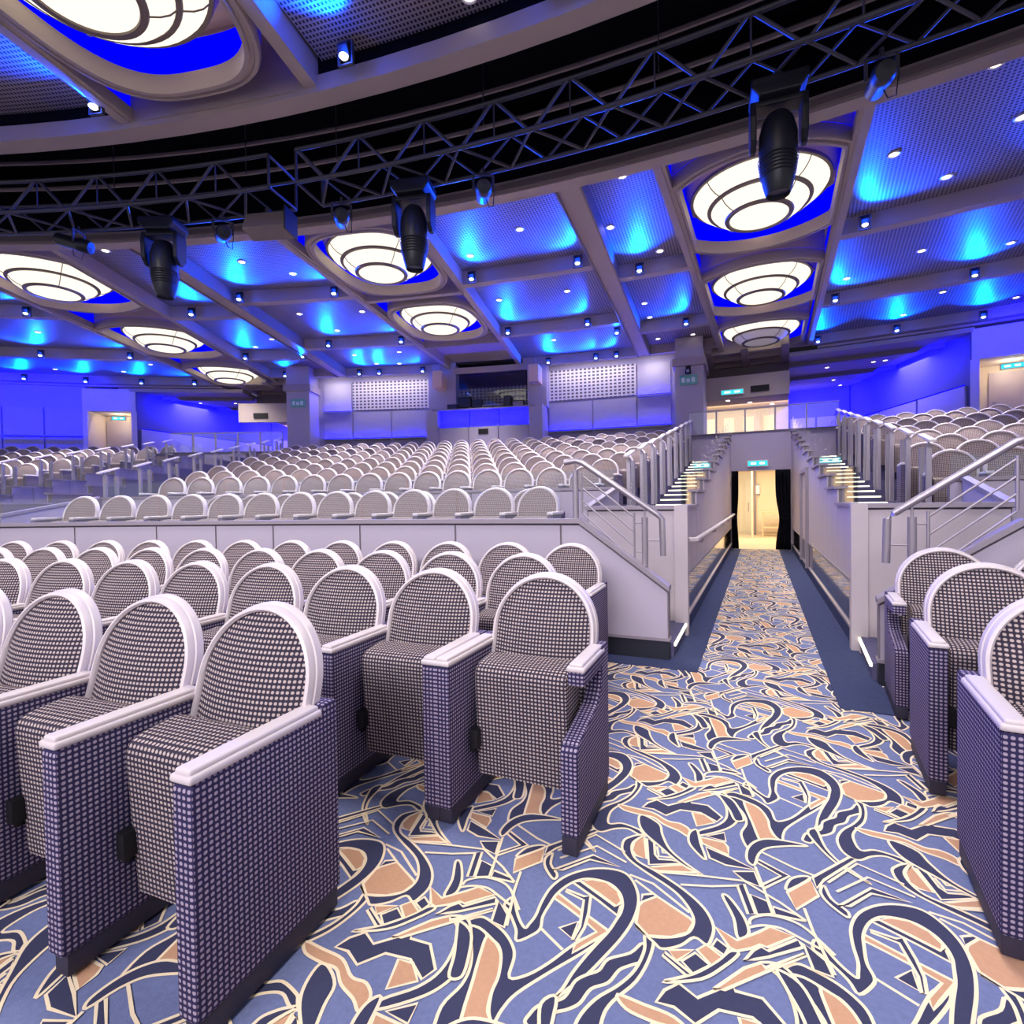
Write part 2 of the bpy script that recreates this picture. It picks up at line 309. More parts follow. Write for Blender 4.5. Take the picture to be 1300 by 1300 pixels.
# carpet motifs: colour, smooth, closed, outline in millimetres
CARPET=[
 ('n',1,1,[(-464,-232),(-425,-231),(-393,-256),(-396,-321),(-394,-411),(-388,-538),(-421,-601),(-450,-591),(-456,-503),(-421,-431),(-414,-368),(-431,-299)]),
 ('t',1,1,[(-392,-259),(-364,-272),(-333,-320),(-326,-388),(-333,-438),(-330,-493),(-308,-523),(-336,-541),(-389,-547),(-394,-411),(-396,-321)]),
 ('n',1,1,[(-432,-187),(-385,-205),(-339,-237),(-305,-281),(-294,-319),(-294,-385),(-244,-366),(-192,-318),(-142,-259),(-98,-213),(-59,-194),(-60,-224),(-104,-272),(-179,-342),(-264,-428),(-294,-481),(-308,-521),(-327,-494),(-333,-438),(-326,-388),(-332,-326),(-347,-289),(-369,-270),(-425,-231),(-480,-223)]),
 ('t',0,1,[(-121,33),(-84,50),(-34,45),(5,10),(18,-35),(10,-51),(-2,-60),(-59,-13)]),
 ('n',0,1,[(-148,20),(-124,33),(-2,-63),(16,-53),(3,-100),(-57,-49)]),
 ('t',0,1,[(-200,-35),(-208,-62),(-159,-96),(-109,-134),(-59,-179),(-121,-235),(-127,-271),(-96,-242),(-25,-175),(-28,-164),(-106,-107)]),
 ('n',0,1,[(-172,-15),(-108,-37),(-85,-32),(-88,-110),(-97,-170),(-117,-223),(-131,-225),(-112,-167),(-110,-121),(-107,-55),(-171,-26)]),
 ('n',0,1,[(-175,-185),(-118,-149),(-132,-219)]),
 ('l',0,0,[(-234,-196),(-156,-265)]),
 ('n',1,1,[(-164,-429),(-142,-390),(-121,-339),(-93,-286),(-59,-229),(-23,-172),(1,-120),(16,-84),(21,-42),(10,4),(-28,42),(-100,50),(-154,19),(-197,-38),(-217,-93),(-233,-150),(-233,-195),(-249,-223),(-297,-259),(-309,-216),(-345,-151),(-367,-124),(-345,-88),(-311,-165),(-283,-205),(-271,-187),(-256,-148),(-245,-84),(-222,-13),(-174,52),(-103,98),(-30,115),(32,102),(64,48),(74,-25),(55,-110),(16,-192),(-34,-270),(-77,-333),(-117,-378)]),
 ('n',1,1,[(-228,-504),(-220,-481),(-199,-452),(-147,-426),(-128,-404),(-110,-362),(-81,-337),(-46,-315),(-21,-273),(43,-239),(81,-197),(88,-252),(43,-282),(11,-304),(-19,-350),(-65,-378),(-92,-425),(-123,-449),(-155,-464),(-184,-495),(-205,-516)]),
 ('n',1,1,[(1034,755),(1030,698),(1001,625),(954,566),(893,512),(850,446),(840,378),(857,339),(886,329),(935,358),(987,368),(1029,340),(1057,331),(1043,358),(1027,375),(965,401),(911,391),(914,463),(940,515),(1003,587),(1044,673),(1059,745)]),
 ('n',1,1,[(107,338),(64,286),(57,230),(78,176),(150,125),(230,54),(285,-19),(302,-91),(284,-150),(268,-167),(237,-146),(193,-184),(138,-207),(113,-186),(60,-129),(98,-165),(168,-158),(220,-131),(243,-84),(239,-39),(214,17),(176,62),(99,126),(45,180),(21,234),(28,291),(57,319),(82,333)]),
 ('t',0,1,[(136,7),(233,-71),(243,-87),(220,-131),(168,-158),(98,-165),(63,-121),(74,-46),(86,-27)]),
 ('n',0,1,[(88,6),(124,17),(136,7),(83,-29)]),
 ('l',0,0,[(47,97),(127,66),(235,-47)]),
 ('l',0,0,[(65,73),(136,7)]),
 ('t',0,1,[(107,328),(67,286),(57,235),(72,206),(111,192)]),
 ('n',0,1,[(117,318),(144,295),(143,224),(155,200),(201,204),(245,192),(117,163)]),
 ('l',0,0,[(153,274),(156,216),(209,218)]),
 ('l',0,0,[(172,261),(172,240),(191,241)]),
 ('t',0,1,[(119,149),(198,173),(258,189),(284,150),(150,135)]),
 ('n',1,1,[(94,469),(124,468),(173,419),(179,353),(200,266),(252,193),(307,136),(232,189),(160,281),(108,352),(90,410)]),
 ('t',1,1,[(6,536),(76,520),(152,499),(208,450),(258,440),(290,403),(278,359),(246,389),(191,422),(150,466),(98,476),(30,498)]),
 ('n',0,1,[(108,533),(133,573),(174,602),(218,566),(317,627),(322,606),(390,597),(436,517),(408,480),(351,535),(269,541),(204,489),(154,527)]),
 ('t',0,1,[(316,529),(364,524),(399,472),(322,433)]),
 ('n',1,1,[(407,711),(471,714),(505,646),(508,550),(489,495),(436,435),(328,374),(325,403),(404,454),(450,513),(465,597),(449,680)]),
 ('n',1,1,[(319,408),(288,385),(277,325),(294,273),(327,227),(321,321)]),
 ('t',0,1,[(327,362),(412,344),(421,318),(415,269),(328,323)]),
 ('n',0,1,[(338,303),(416,258),(492,203),(394,209),(342,240)]),
 ('n',0,1,[(349,372),(424,409),(420,351)]),
 ('n',1,1,[(476,254),(493,320),(531,371),(584,398),(663,395),(723,378),(655,366),(570,339),(526,294),(495,228)]),
 ('n',0,1,[(519,262),(604,190),(497,108),(502,131),(573,185),(508,245)]),
 ('l',0,0,[(542,308),(633,238),(692,207)]),
 ('t',0,1,[(571,104),(670,184),(670,106),(577,28)]),
 ('n',1,1,[(573,113),(599,171),(648,198),(669,188)]),
 ('n',0,1,[(413,179),(487,192),(490,115),(441,137)]),
 ('n',0,1,[(445,72),(496,49),(496,-6),(447,-16)]),
 ('n',0,1,[(507,27),(572,4),(592,-19),(504,-9)]),
 ('n',0,1,[(412,110),(437,119),(443,-16),(419,-21)]),
 ('n',1,1,[(353,47),(375,43),(404,-39),(403,-104),(367,-125),(370,-45)]),
 ('t',0,1,[(306,-94),(362,-136),(435,-91),(473,-63),(536,-89),(447,-146),(428,-140),(398,-159),(354,-177),(335,-167)]),
 ('n',0,1,[(367,-209),(402,-165),(427,-147),(444,-160),(541,-99),(548,-111),(548,-128),(438,-183),(400,-197)]),
 ('t',0,1,[(265,-319),(362,-234),(412,-207),(418,-224),(546,-151),(549,-156),(408,-243),(293,-316)]),
 ('n',1,1,[(129,-322),(217,-280),(290,-224),(333,-181),(357,-186),(307,-239),(235,-294)]),
 ('n',0,1,[(189,-243),(232,-206),(267,-243),(217,-280)]),
 ('t',0,1,[(153,-211),(228,-197),(176,-245)]),
 ('t',0,1,[(238,-195),(268,-170),(308,-208),(272,-242)]),
 ('n',0,1,[(283,-174),(303,-143),(332,-171),(314,-200)]),
 ('n',0,1,[(142,-220),(212,-281),(196,-289),(136,-234)]),
 ('n',0,1,[(555,-113),(599,-166),(599,-219),(553,-204)]),
 ('l',1,0,[(414,-66),(426,-38),(480,-15),(542,-24),(585,-56),(632,-141)]),
 ('l',1,0,[(411,-78),(452,-63),(505,-64),(549,-91),(598,-125)]),
 ('l',0,0,[(496,218),(499,-6)]),
 ('l',0,0,[(604,37),(599,-60),(606,-212)]),
 ('l',0,0,[(150,125),(295,133),(440,133),(535,48),(592,-19)]),
 ('l',0,0,[(220,74),(324,85),(417,106)]),
 ('n',1,1,[(751,469),(790,493),(785,373),(809,285),(832,251),(866,194),(819,249),(782,310),(759,390)]),
 ('n',0,1,[(680,195),(852,335),(872,325),(715,188),(676,141)]),
 ('n',1,1,[(682,125),(705,159),(706,96),(736,46),(724,21),(688,76)]),
 ('l',0,0,[(736,135),(870,230),(981,155)]),
 ('l',0,0,[(723,176),(863,300),(976,214)]),
 ('n',0,1,[(717,66),(858,175),(957,126),(847,147),(752,72)]),
 ('n',1,1,[(452,-224),(502,-260),(519,-346),(518,-412),(483,-419),(475,-349),(460,-279)]),
]
# ------------------------------------------------------------------ floor and carpet
floor = struct('floor', MB().add([(-24,10,-.06),(24,10,-.06),(24,44,-.06),(-24,44,-.06),(-24,10,-.004),(24,10,-.004),(24,44,-.004),(-24,44,-.004)],
               [(3,2,1,0),(4,5,6,7),(0,1,5,4),(1,2,6,5),(2,3,7,6),(3,0,4,7)]), M['c_border'])
def catmull(Pt, closed, k=4):
    n = len(Pt); out = []
    for i in (range(n) if closed else range(n-1)):
        if closed: a, b, c, d = Pt[i-1], Pt[i], Pt[(i+1)%n], Pt[(i+2)%n]
        else: a, b, c, d = Pt[max(i-1,0)], Pt[i], Pt[i+1], Pt[min(i+2,n-1)]
        for j in range(k):
            t = j/k
            out.append(.5*(2*b+(c-a)*t+(2*a-5*b+4*c-d)*t*t+(3*b-a-3*c+d)*t**3))
    if not closed: out.append(Pt[-1])
    return out
TX, TY = .945, .918
def carpet_mesh():
    V = []; F = []; MI = []
    def quad(pts, mi):
        n = len(V); V.extend(pts); F.append(tuple(range(n, n+len(pts)))); MI.append(mi)
    quad([(-TX/2,-TY/2,0),(TX/2,-TY/2,0),(TX/2,TY/2,0),(-TX/2,TY/2,0)], 0)
    for i, (c, sm, cl, pts) in enumerate(CARPET):
        pv = [Vector((x/1000, y/1000)) for x, y in pts]
        if sm: pv = catmull(pv, cl)
        z = .0004 + i*.00008
        if cl and c != 'l':
            mi = {'n':1,'t':2,'b':0}[c]
            p3 = [Vector((p.x, p.y, z)) for p in pv]; base = len(V); V.extend([tuple(p) for p in p3])
            for t in tessellate_polygon([p3]):
                a, b, d = (p3[k] for k in t)
                if (b-a).cross(d-a).z < 0: t = (t[0], t[2], t[1])
                F.append(tuple(base+k for k in t)); MI.append(mi)
        # woven cream outline
        n = len(pv); hw = .0048; zz = z+.00004; base = len(V)
        for k in range(n):
            if cl: d = pv[(k+1)%n]-pv[k-1]
            else: d = pv[min(k+1,n-1)]-pv[max(k-1,0)]
            if d.length < 1e-6: d = Vector((1,0))
            d.normalize(); nx = Vector((-d.y, d.x))
            V.append((*(pv[k]+nx*hw), zz)); V.append((*(pv[k]-nx*hw), zz))
        for k in range(n if cl else n-1):
            a = base+2*k; b = base+2*((k+1)%n); f = (a, a+1, b+1, b)
            F.append(f); MI.append(3)
    me = bpy.data.meshes.new('carpet_tile'); me.from_pydata(V, [], F)
    for k in ('c_blue','c_navy','c_tan','c_cream'): me.materials.append(M[k])
    me.polygons.foreach_set('material_index', MI); me.update(); return me
TILE = carpet_mesh()
for i in range(-7, 6):
    for j in range(-3, 17):
        x, y = 4.4+TX*i, 18.3+TY*j
        s = x*PU.x+y*PU.y; off = x*PN.x+y*PN.y; R = math.hypot(x, y)
        if (R < 22.0 and y > 15.6) or (21.5 < s < 32.6 and -.55 < off < 1.55):
            o = obj('carpet_tile', TILE, None, floor); o.location = (x, y, 0)
def pbox(mb, s0, s1, o0, o1, z0, z1, side=1, z0b=None, z1b=None):
    z0b = z0 if z0b is None else z0b; z1b = z1 if z1b is None else z1b
    return mb.hexa([Q(s0,o0,z0,side),Q(s0,o1,z0,side),Q(s1,o1,z0b,side),Q(s1,o0,z0b,side),Q(s0,o0,z1,side),Q(s0,o1,z1,side),Q(s1,o1,z1b,side),Q(s1,o0,z1b,side)])
for side in (1, -1):
    for o0, o1, s0 in ((-.2, .05, 21.35), (.95, 1.27, 20.95)):
        obj('carpet_border', pbox(MB(), s0, 32.35, o0, o1, .0, .0075, side), M['c_border'], floor)
    obj('carpet_border', pbox(MB(), 21.35, 22.6, -1.0, -.2, .0, .0075, side), M['c_border'], floor)

# ------------------------------------------------------------------ parapets with stairs beside the passages
JOINT = [12.88, 10.41, 7.60, 4.75, 1.94, -.92, -3.80, -6.75, -9.6]
RP = 21.57
def topz(f):                                     # top of the parapet: level, then falling along the stair
    return 1.15 if f <= 10.86 else 1.15-(f-10.86)*(1.15-.585)/(12.88-10.86)
def parapet(name, g, f_in, joints):
    w_ = MB(); w_.arc(RP+.012, RP+.10, g(f_in), g(10.86), .17, 1.15)
    w_.arc(RP+.012, RP+.10, g(10.86), g(12.88), .17, 1.15, n=3, z1b=.585)
    par = struct(name, w_, M['joint'])
    ft = sorted(joints)
    for a, b in zip(ft[:-1], ft[1:]):
        a2, b2 = a+.025, b-.025
        mb = MB()
        if b2 > 10.86:
            if a2 < 10.86: mb.arc(RP, RP+.02, g(a2), g(10.86), .19, 1.13, n=2)
            mb.arc(RP, RP+.02, g(max(a2,10.86)), g(b2), .19, topz(max(a2,10.86))-.02, n=4, z1b=topz(b2)-.02)
        else: mb.arc(RP, RP+.02, g(a2), g(b2), .19, 1.13, n=3)
        obj('wall_panel', mb, M['wall'], par)
    c_ = MB(); c_.arc(RP-.02, RP+.12, g(f_in), g(10.86), 1.15, 1.19)
    obj('coping', c_, M['coping'], par)
    obj('sloped_coping', MB().arc(RP-.02, RP+.12, g(10.86), g(12.9), 1.15, 1.19, n=3, z0b=.585, z1b=.625), M['coping'], par)
    obj('kick_board', MB().arc(RP+.004, RP+.10, g(f_in), g(12.88), 0, .165), M['kick'], par)
    obj('skirting_strip', MB().arc(RP-.008, RP+.10, g(f_in), g(12.9), .165, .19), M['coping'], par)
    for a, b in zip(ft[:-1], ft[1:]):
        if b > 11: b = 10.7
        if b-a > .5: obj('glass_panel', MB().arc(RP+.045, RP+.055, g(a+.03), g(b-.03), 1.19, 1.47, n=3), M['glass_t'], par)
    return par
idt = lambda f: f
parapet('wall_parapet_centre_right', idt, 0, [f for f in JOINT if f > 0]+[0])
parapet('wall_parapet_centre_left', lambda f: -f, 0, [12.88, 10.6, 7.75, 4.9, 2.05, 0])
parapet('wall_parapet_right', lambda f: 29.62-f, -2, [12.88, 10.41, 7.6, 4.75, 1.94, -2])
parapet('wall_parapet_left', lambda f: -(29.62-f), -2, [12.88, 10.41, 7.6, 4.75, 1.94, -2])

def stairs(g, label_rail, label_stairs):
    st = thing('stairs', P(22.1, g(12.0), 0), label_stairs, 'stairs')
    ed = [12.95, 12.40, 11.86, 11.36, 10.86]
    for i in range(4):
        obj('step', MB().arc(RP+.10, 22.53, g(ed[i]), g(10.86), .1325*i, .1325*(i+1)-.002, n=2), M['tier'], st, world=True)
        obj('step_light', MB().arc(RP+.11, 22.52, g(ed[i]+.045), g(ed[i]), .1325*(i+1)-.03, .1325*(i+1)-.006, n=1), M['led_white'], st, world=True)
    rl = thing('stair_handrail', P(21.7, g(12.34), topz(12.34)), label_rail, 'handrail')
    R = 21.66
    obj('top_rail', MB().tube([P(R,g(10.45),1.70), P(R,g(10.74),1.715), P(R,g(10.9),1.69), P(R,g(12.62),1.225), P(R,g(12.72),1.185), P(R,g(12.74),.87)], .026, 10), M['steel'], rl, True, world=True)
    for f, z1 in ((12.34, 1.20), (10.72, 1.62)):
        obj('post', MB().tube([P(R,g(f),topz(f)+.04), P(R,g(f),z1)], .028, 10), M['steel'], rl, True, world=True)
        obj('stem', MB().tube([P(R,g(f),z1), P(R,g(f),z1+.09)], .008, 6), M['steel'], rl, True, world=True)
    for f, z0, z1 in ((12.10, .80, 1.24), (10.88, 1.24, 1.60)):
        obj('upright', MB().tube([P(R,g(f),z0), P(R,g(f),z1)], .011, 6), M['steel'], rl, True, world=True)
    for k in range(4):
        t = k/3
        obj('rail_rod', MB().tube([P(R,g(12.10), .82+.38*t), P(R,g(10.88), 1.24+.34*t)], .008, 6), M['steel'], rl, True, world=True)
    obj('cross_rod', MB().tube([P(R,g(12.74),1.0), P(R,g(12.34),1.0)], .007, 6), M['steel'], rl, True, world=True)
    for z in (.9, 1.15): obj('cross_rod', MB().tube([P(R,g(12.34),z), P(R,g(12.10),z)], .007, 6), M['steel'], rl, True, world=True)
stairs(idt, 'steel handrail with thin rods on the stair left of the passage', 'short stair with lit edge left of the passage mouth')
stairs(lambda f: 29.62-f, 'steel handrail with thin rods on the stair right of the passage', 'short stair with lit edge right of the passage mouth')
stairs(lambda f: -f, 'steel handrail on the centre side of the far left passage', 'short stair on the centre side of the far left passage')

# ------------------------------------------------------------------ tiers of the upper seating
NK = 9
def Rk(k): return 25.3+.93*k
def Zk(k): return .91+.18*k
obj('tier', MB().arc(RP+.10, 24.42, -10.86, 10.86, -.004, .53), M['tier'], floor)
for sg in (1, -1):
    obj('tier', MB().arc(RP+.10, 24.42, sg*18.77, sg*32, -.004, .53), M['tier'], floor)
for k in range(NK):
    R0, R1 = 24.45+.93*k, 24.45+.93*(k+1)
    e = phi_at((R0+R1)/2, -1.19)
    obj('tier', MB().arc(R0, R1, -e, e, -.004, Zk(k)), M['tier'], floor)
    e = phi_at((R0+R1)/2, 2.26)
    for sg in (1, -1): obj('tier', MB().arc(R0, R1, sg*e, sg*32, -.004, Zk(k)), M['tier'], floor)
# low front wall of the upper tier
def low_wall(name, f0, f1, n, sideways=None):
    w_ = struct(name, MB().arc(24.37, 24.45, f0, f1, .53, 1.50), M['joint'])
    for i in range(n):
        a = f0+(f1-f0)*i/n; b = f0+(f1-f0)*(i+1)/n
        obj('wall_panel', MB().arc(24.355, 24.375, a+.02*(1 if b > a else -1), b-.02*(1 if b > a else -1), .55, 1.49, n=3), M['wall'], w_)
    obj('coping', MB().arc(24.33, 24.47, f0, f1, 1.50, 1.54), M['coping'], w_)
    for i in range(n):
        a = f0+(f1-f0)*i/n; b = f0+(f1-f0)*(i+1)/n
        obj('glass_panel', MB().arc(24.40, 24.408, a+.05*(1 if b > a else -1), b-.05*(1 if b > a else -1), 1.54, 1.78, n=2), M['glass'], w_)
low_wall('wall_tier_centre', -10.3, 10.3, 8)
low_wall('wall_tier_right', 18.95, 31, 5)
low_wall('wall_tier_left', -18.95, -31, 5)

# ------------------------------------------------------------------ passages
CAPS = [22.55, 23.65] + [24.60+.93*i for i in range(9)]
def capz(i): return 1.29+.175*i
for side, sn in ((1, ''), (-1, 'far_')):
    for wl, of, dirn in (('left', -.18, -1), ('right', 1.25, 1)):
        # dirn: away from the passage
        back = MB()
        for i, s0 in enumerate(CAPS):
            s1 = CAPS[i+1] if i+1 < len(CAPS) else 32.3
            pbox(back, s0, s1, of+.015*dirn, of+.09*dirn, 0, capz(i)-.03, side)
        wall = struct('wall_%spassage_%s' % (sn, wl), back, M['joint'])
        for i, s0 in enumerate(CAPS):
            s1 = CAPS[i+1] if i+1 < len(CAPS) else 32.3
            nn = 2 if i else 2
            for q in range(nn):
                a = s0+(s1-s0)*q/nn+.006; b = s0+(s1-s0)*(q+1)/nn-.006
                obj('wall_panel', pbox(MB(), a, b, of, of+.016*dirn, .60, capz(i)-.035, side), M['wall_warm'], wall)
            obj('cap', pbox(MB(), s0-.03, s1+.0, of-.03*dirn, of+.10*dirn, capz(i)-.03, capz(i), side), M['coping'], wall)
            obj('mirror_panel', pbox(MB(), s0+.005, s1-.005, of+.004*dirn, of+.016*dirn, .17, .57, side), M['mirror'], wall)
            obj('glass_panel', pbox(MB(), s0+.01, s1-.01, of+.03*dirn, of+.04*dirn, capz(i), capz(i)+.34, side), M['glass_t'], wall)
        obj('mirror_frame', pbox(MB(), 22.55, 32.3, of-.012*dirn, of+.016*dirn, .57, .60, side), M['steel'], wall)
        obj('mirror_frame', pbox(MB(), 22.55, 32.3, of-.012*dirn, of+.016*dirn, .145, .17, side), M['steel'], wall)
        obj('kick_board', pbox(MB(), 22.55, 32.3, of-.004*dirn, of+.016*dirn, 0, .145, side), M['c_border'], wall)
        obj('corner_post', pbox(MB(), 22.46, 22.56, of-.035*dirn, of+.09*dirn, 0, 1.29, side), M['wall_warm'], wall)
        # portal wall facing the seats
        aw = of+dirn*1.06 if dirn < 0 else of+1.06
        g = 10.42 if wl == 'left' else 29.62-10.42
        f_in = phi_at(22.54, of+.06*dirn)
        pw = struct('wall_%sportal_%s' % (sn, wl), MB().arc(22.55, 22.62, side*g, side*f_in, 0, 1.25, n=3), M['joint'])
        obj('wall_panel', MB().arc(22.535, 22.555, side*(g-.03*dirn), side*(f_in+.06*dirn), .02, 1.235, n=3), M['wall_warm'], pw)
        obj('coping', MB().arc(22.50, 22.66, side*g, side*(f_in), 1.25, 1.29, n=3), M['coping'], pw)
        # side cheek of the steps up to the first tier
        obj('cheek', MB().hexa([P(22.62,side*g,.5), P(22.62,side*(g+.1*dirn),.5), P(24.35,side*(g+.1*dirn),.5), P(24.35,side*g,.5),
                                P(22.62,side*g,1.24), P(22.62,side*(g+.1*dirn),1.24), P(24.35,side*(g+.1*dirn),1.5), P(24.35,side*g,1.5)]), M['wall'], pw)
        obj('sloped_coping', MB().hexa([P(22.62,side*(g-.04*dirn),1.25), P(22.62,side*(g+.14*dirn),1.25), P(24.35,side*(g+.14*dirn),1.51), P(24.35,side*(g-.04*dirn),1.51),
                                P(22.62,side*(g-.04*dirn),1.29), P(22.62,side*(g+.14*dirn),1.29), P(24.35,side*(g+.14*dirn),1.55), P(24.35,side*(g-.04*dirn),1.55)]), M['coping'], pw)
        # aisle steps with lit nosings
        o_in, o_out = (of+.10*dirn, of+.98*dirn)
        lab = {('left',1): 'stepped aisle with lit nosings left of the passage', ('right',1): 'stepped aisle with lit nosings right of the passage',
               ('left',-1): 'stepped aisle on the centre side of the far left passage', ('right',-1): 'stepped aisle on the outer side of the far left passage'}[(wl, side)]
        ais = thing('aisle_steps', Q(24.5, (o_in+o_out)/2, 0, side), lab, 'steps')
        for j in range(-4, 19):
            s0 = 24.5+.465*j; z = .91+.09*j
            obj('step', pbox(MB(), s0, s0+.47, o_in, o_out, max(-.004, z-.45), z, side), M['tier'], ais, world=True)
            obj('step_light', pbox(MB(), s0-.014, s0+.004, o_in+.04*dirn, o_out-.04*dirn, z-.028, z-.006, side), M['led_white'], ais, world=True)
        # balustrade posts at every row end
        for k in range(NK):
            s0 = 24.5+.93*k; z0 = Zk(k); oo = o_out+.032*dirn
            ordn = ORD[k]
            wh = {('left',1): 'centre block beside the passage', ('right',1): 'right block beside the passage', ('left',-1): 'centre block at far left', ('right',-1): 'far left block'}[(wl, side)]
            ba = thing('row_end_balustrade', Q(s0+.2, oo, z0, side), 'steel and glass balustrade ending the %s row of the %s' % (ordn, wh), 'balustrade', 'row end balustrades')
            for ds in (.08, .36):
                obj('post', pbox(MB(), s0+ds, s0+ds+.05, oo-.025, oo+.025, z0, z0+1.02, side), M['steel'], ba, world=True)
            obj('glass_panel', pbox(MB(), s0+.13, s0+.36, oo-.004, oo+.004, z0+.1, z0+.95, side), M['glass_t'], ba, world=True)
            obj('sloping_handle', pbox(MB(), s0-.06, s0+.42, oo-.035, oo+.035, z0+1.04, z0+1.065, side, z0b=z0+1.16, z1b=z0+1.185), M['rim'], ba, world=True)
            obj('handle_stem', MB().tube([Q(s0+.1, oo, z0+1.02, side), Q(s0+.1, oo, z0+1.085, side)], .012, 6), M['steel'], ba, world=True)
    # passage handrail
    if side == 1:
        hr = thing('passage_handrail', Q(22.7, -.1, .9), 'white handrail along the left wall of the passage', 'handrail')
        obj('rail', MB().tube([Q(22.75,-.17,.93), Q(22.8,-.10,.93), Q(32.1,-.10,.93), Q(32.15,-.17,.93)], .025, 8), M['rim'], hr, True, world=True)
        for s in (23.5, 25.5, 27.5, 29.5, 31.5): obj('bracket', MB().tube([Q(s,-.18,.86), Q(s,-.10,.86), Q(s,-.10,.92)], .01, 6), M['steel'], hr, world=True)
        fr = struct('trim_1', pbox(MB(), 27.25, 27.36, 1.20, 1.25, .145, 1.86), M['coping'])
        obj('trim_rail', pbox(MB(), 27.36, 28.74, 1.215, 1.25, 1.80, 1.86), M['coping'], fr)
        obj('trim_post', pbox(MB(), 28.66, 28.74, 1.205, 1.25, .145, 1.8), M['coping'], fr)
    # end of the passage: lintel, curtains, door opening
    nm = 'wall_passage_end' if side == 1 else 'wall_far_passage_end'
    lt = struct(nm, pbox(MB(), 32.3, 32.45, -.40, 1.45, 2.07, 3.08, side), M['wall_plain'])
    for a_, b_ in ((-1.32, -.40), (1.45, 2.42)): obj('wall_panel', pbox(MB(), 32.36, 32.45, a_, b_, 2.2, 3.08, side), M['wall_plain'], lt)
    obj('jamb', pbox(MB(), 32.31, 32.45, -.25, -.14, 0, 2.07, side), M['wall_warm'], lt)
    obj('jamb', pbox(MB(), 32.31, 32.45, 1.20, 1.3, 0, 2.07, side), M['wall_warm'], lt)
    obj('edge_trim', pbox(MB(), 32.26, 32.5, -1.32, 2.42, 3.08, 3.10, side), M['joint'], lt)
    # balcony glass
    bl = struct('trim_2' if side == 1 else 'trim_3', pbox(MB(), 32.33, 32.37, -1.25, 2.3, 3.70, 3.735, side), M['steel'])
    for q in range(5):
        a = -1.25+q*.71
        obj('glass_panel', pbox(MB(), 32.345, 32.355, a+.02, a+.69, 3.12, 3.70, side), M['glass_t'], bl)
        obj('post', pbox(MB(), 32.33, 32.37, a-.02, a+.02, 2.55 if (a < -.4 or a > 1.4) else 3.1, 3.70, side), M['steel'], bl)

def curtain(off0, off1, label, pinch):
    t = thing('curtain', Q(32.22, (off0+off1)/2, 0), label, 'curtain')
    n = 26; prof = []; mb = MB(); rows = 10; vs_ = []
    for r in range(rows+1):
        z = .02+2.05*r/rows; h = r/rows
        nar = 1-pinch*math.exp(-((h-.38)/.2)**2)
        for i in range(n+1):
            u_ = i/n; o_ = off0+(off1-off0)*u_*nar if pinch >= 0 else off0
            vs_.append(Q(32.22+.035*math.sin(u_*math.pi*9+h), o_, z))
    fs = [(r*(n+1)+i, r*(n+1)+i+1, (r+1)*(n+1)+i+1, (r+1)*(n+1)+i) for r in range(rows) for i in range(n)]
    mb.add(vs_, fs); o = obj('cloth', mb, M['curtain'], t, True, world=True)
    so = o.modifiers.new('thick', 'SOLIDIFY'); so.thickness = .012
    obj('tie_back', MB().tube([Q(32.16, off0, .82), Q(32.15, off0+(off1-off0)*(1-pinch)*1.0, .80)], .02, 8), M['curtain'], t, world=True)
curtain(-.155, -.01, 'black curtain drawn to the left of the lit doorway', .25)
curtain(1.22, .87, 'black curtain tied back right of the lit doorway', .25)

def exit_sign(loc_fn, wdt, h, label, mats=('sign','sign_w'), name='exit_sign', d=.05):
    """loc_fn(a,b,z): a across, b towards the viewer"""
    t = thing(name, loc_fn(0,0,0), label, 'sign')
    def bx(a0,a1,b0,b1,z0,z1): return MB().hexa([loc_fn(a0,b0,z0),loc_fn(a1,b0,z0),loc_fn(a1,b1,z0),loc_fn(a0,b1,z0),loc_fn(a0,b0,z1),loc_fn(a1,b0,z1),loc_fn(a1,b1,z1),loc_fn(a0,b1,z1)])
    obj('housing', bx(-wdt/2-.02,wdt/2+.02,0,-d,-.02,h+.02), M['rim'], t, world=True)
    obj('face', bx(-wdt/2,wdt/2,-d,-d-.004,0,h), M[mats[0]], t, world=True)
    for a0, a1 in ((-.36,-.08),(.1,.36)):
        obj('pictogram', bx(wdt*a0,wdt*a1,-d-.004,-d-.007,h*.28,h*.72), M[mats[1]], t, world=True)
exit_sign(lambda a,b,z: Q(32.3+b, .465+a, 2.19+z), .46, .13, 'glowing cyan exit sign above the lit doorway')

# lobby seen through the doorway
lob = struct('wall_lobby', MB(), None) if False else None
room = MB()
pbox(room, 38.4, 38.5, -2.6, 3.6, 0, 2.75)
lw = struct('wall_lobby_back', room, M['cream'])
struct('wall_lobby_left', pbox(MB(), 32.45, 38.4, -2.7, -2.6, 0, 2.75), M['cream'])
struct('wall_lobby_right', pbox(MB(), 32.45, 38.4, 3.6, 3.7, 0, 2.75), M['cream'])
obj('tier', pbox(MB(), 32.36, 38.4, -2.6, 3.6, -.003, .006), M['warm_floor'], floor)
lc = struct('ceiling_lobby', pbox(MB(), 32.45, 38.5, -2.7, 3.7, 2.6, 2.7), M['cream'])
for i in range(5):
    a = -1.4+i*.9
    obj('wall_panel', pbox(MB(), 38.36, 38.4, a, a+.8, .1, 2.3), M['cream'], lw)
    obj('pilaster', pbox(MB(), 38.3, 38.4, a-.08, a-.01, 0, 2.5), M['coping'], lw)
for i in range(4): obj('light_strip', pbox(MB(), 33.2+i*1.25, 33.32+i*1.25, -.6, 1.8, 2.585, 2.6), M['down'], lc)
dl = struct('door_1', pbox(MB(), 36.6, 36.65, -.35, .25, .03, 2.2), M['glass'])
obj('door_frame', pbox(MB(), 36.58, 36.67, .25, .31, 0, 2.25), M['cream'], dl)
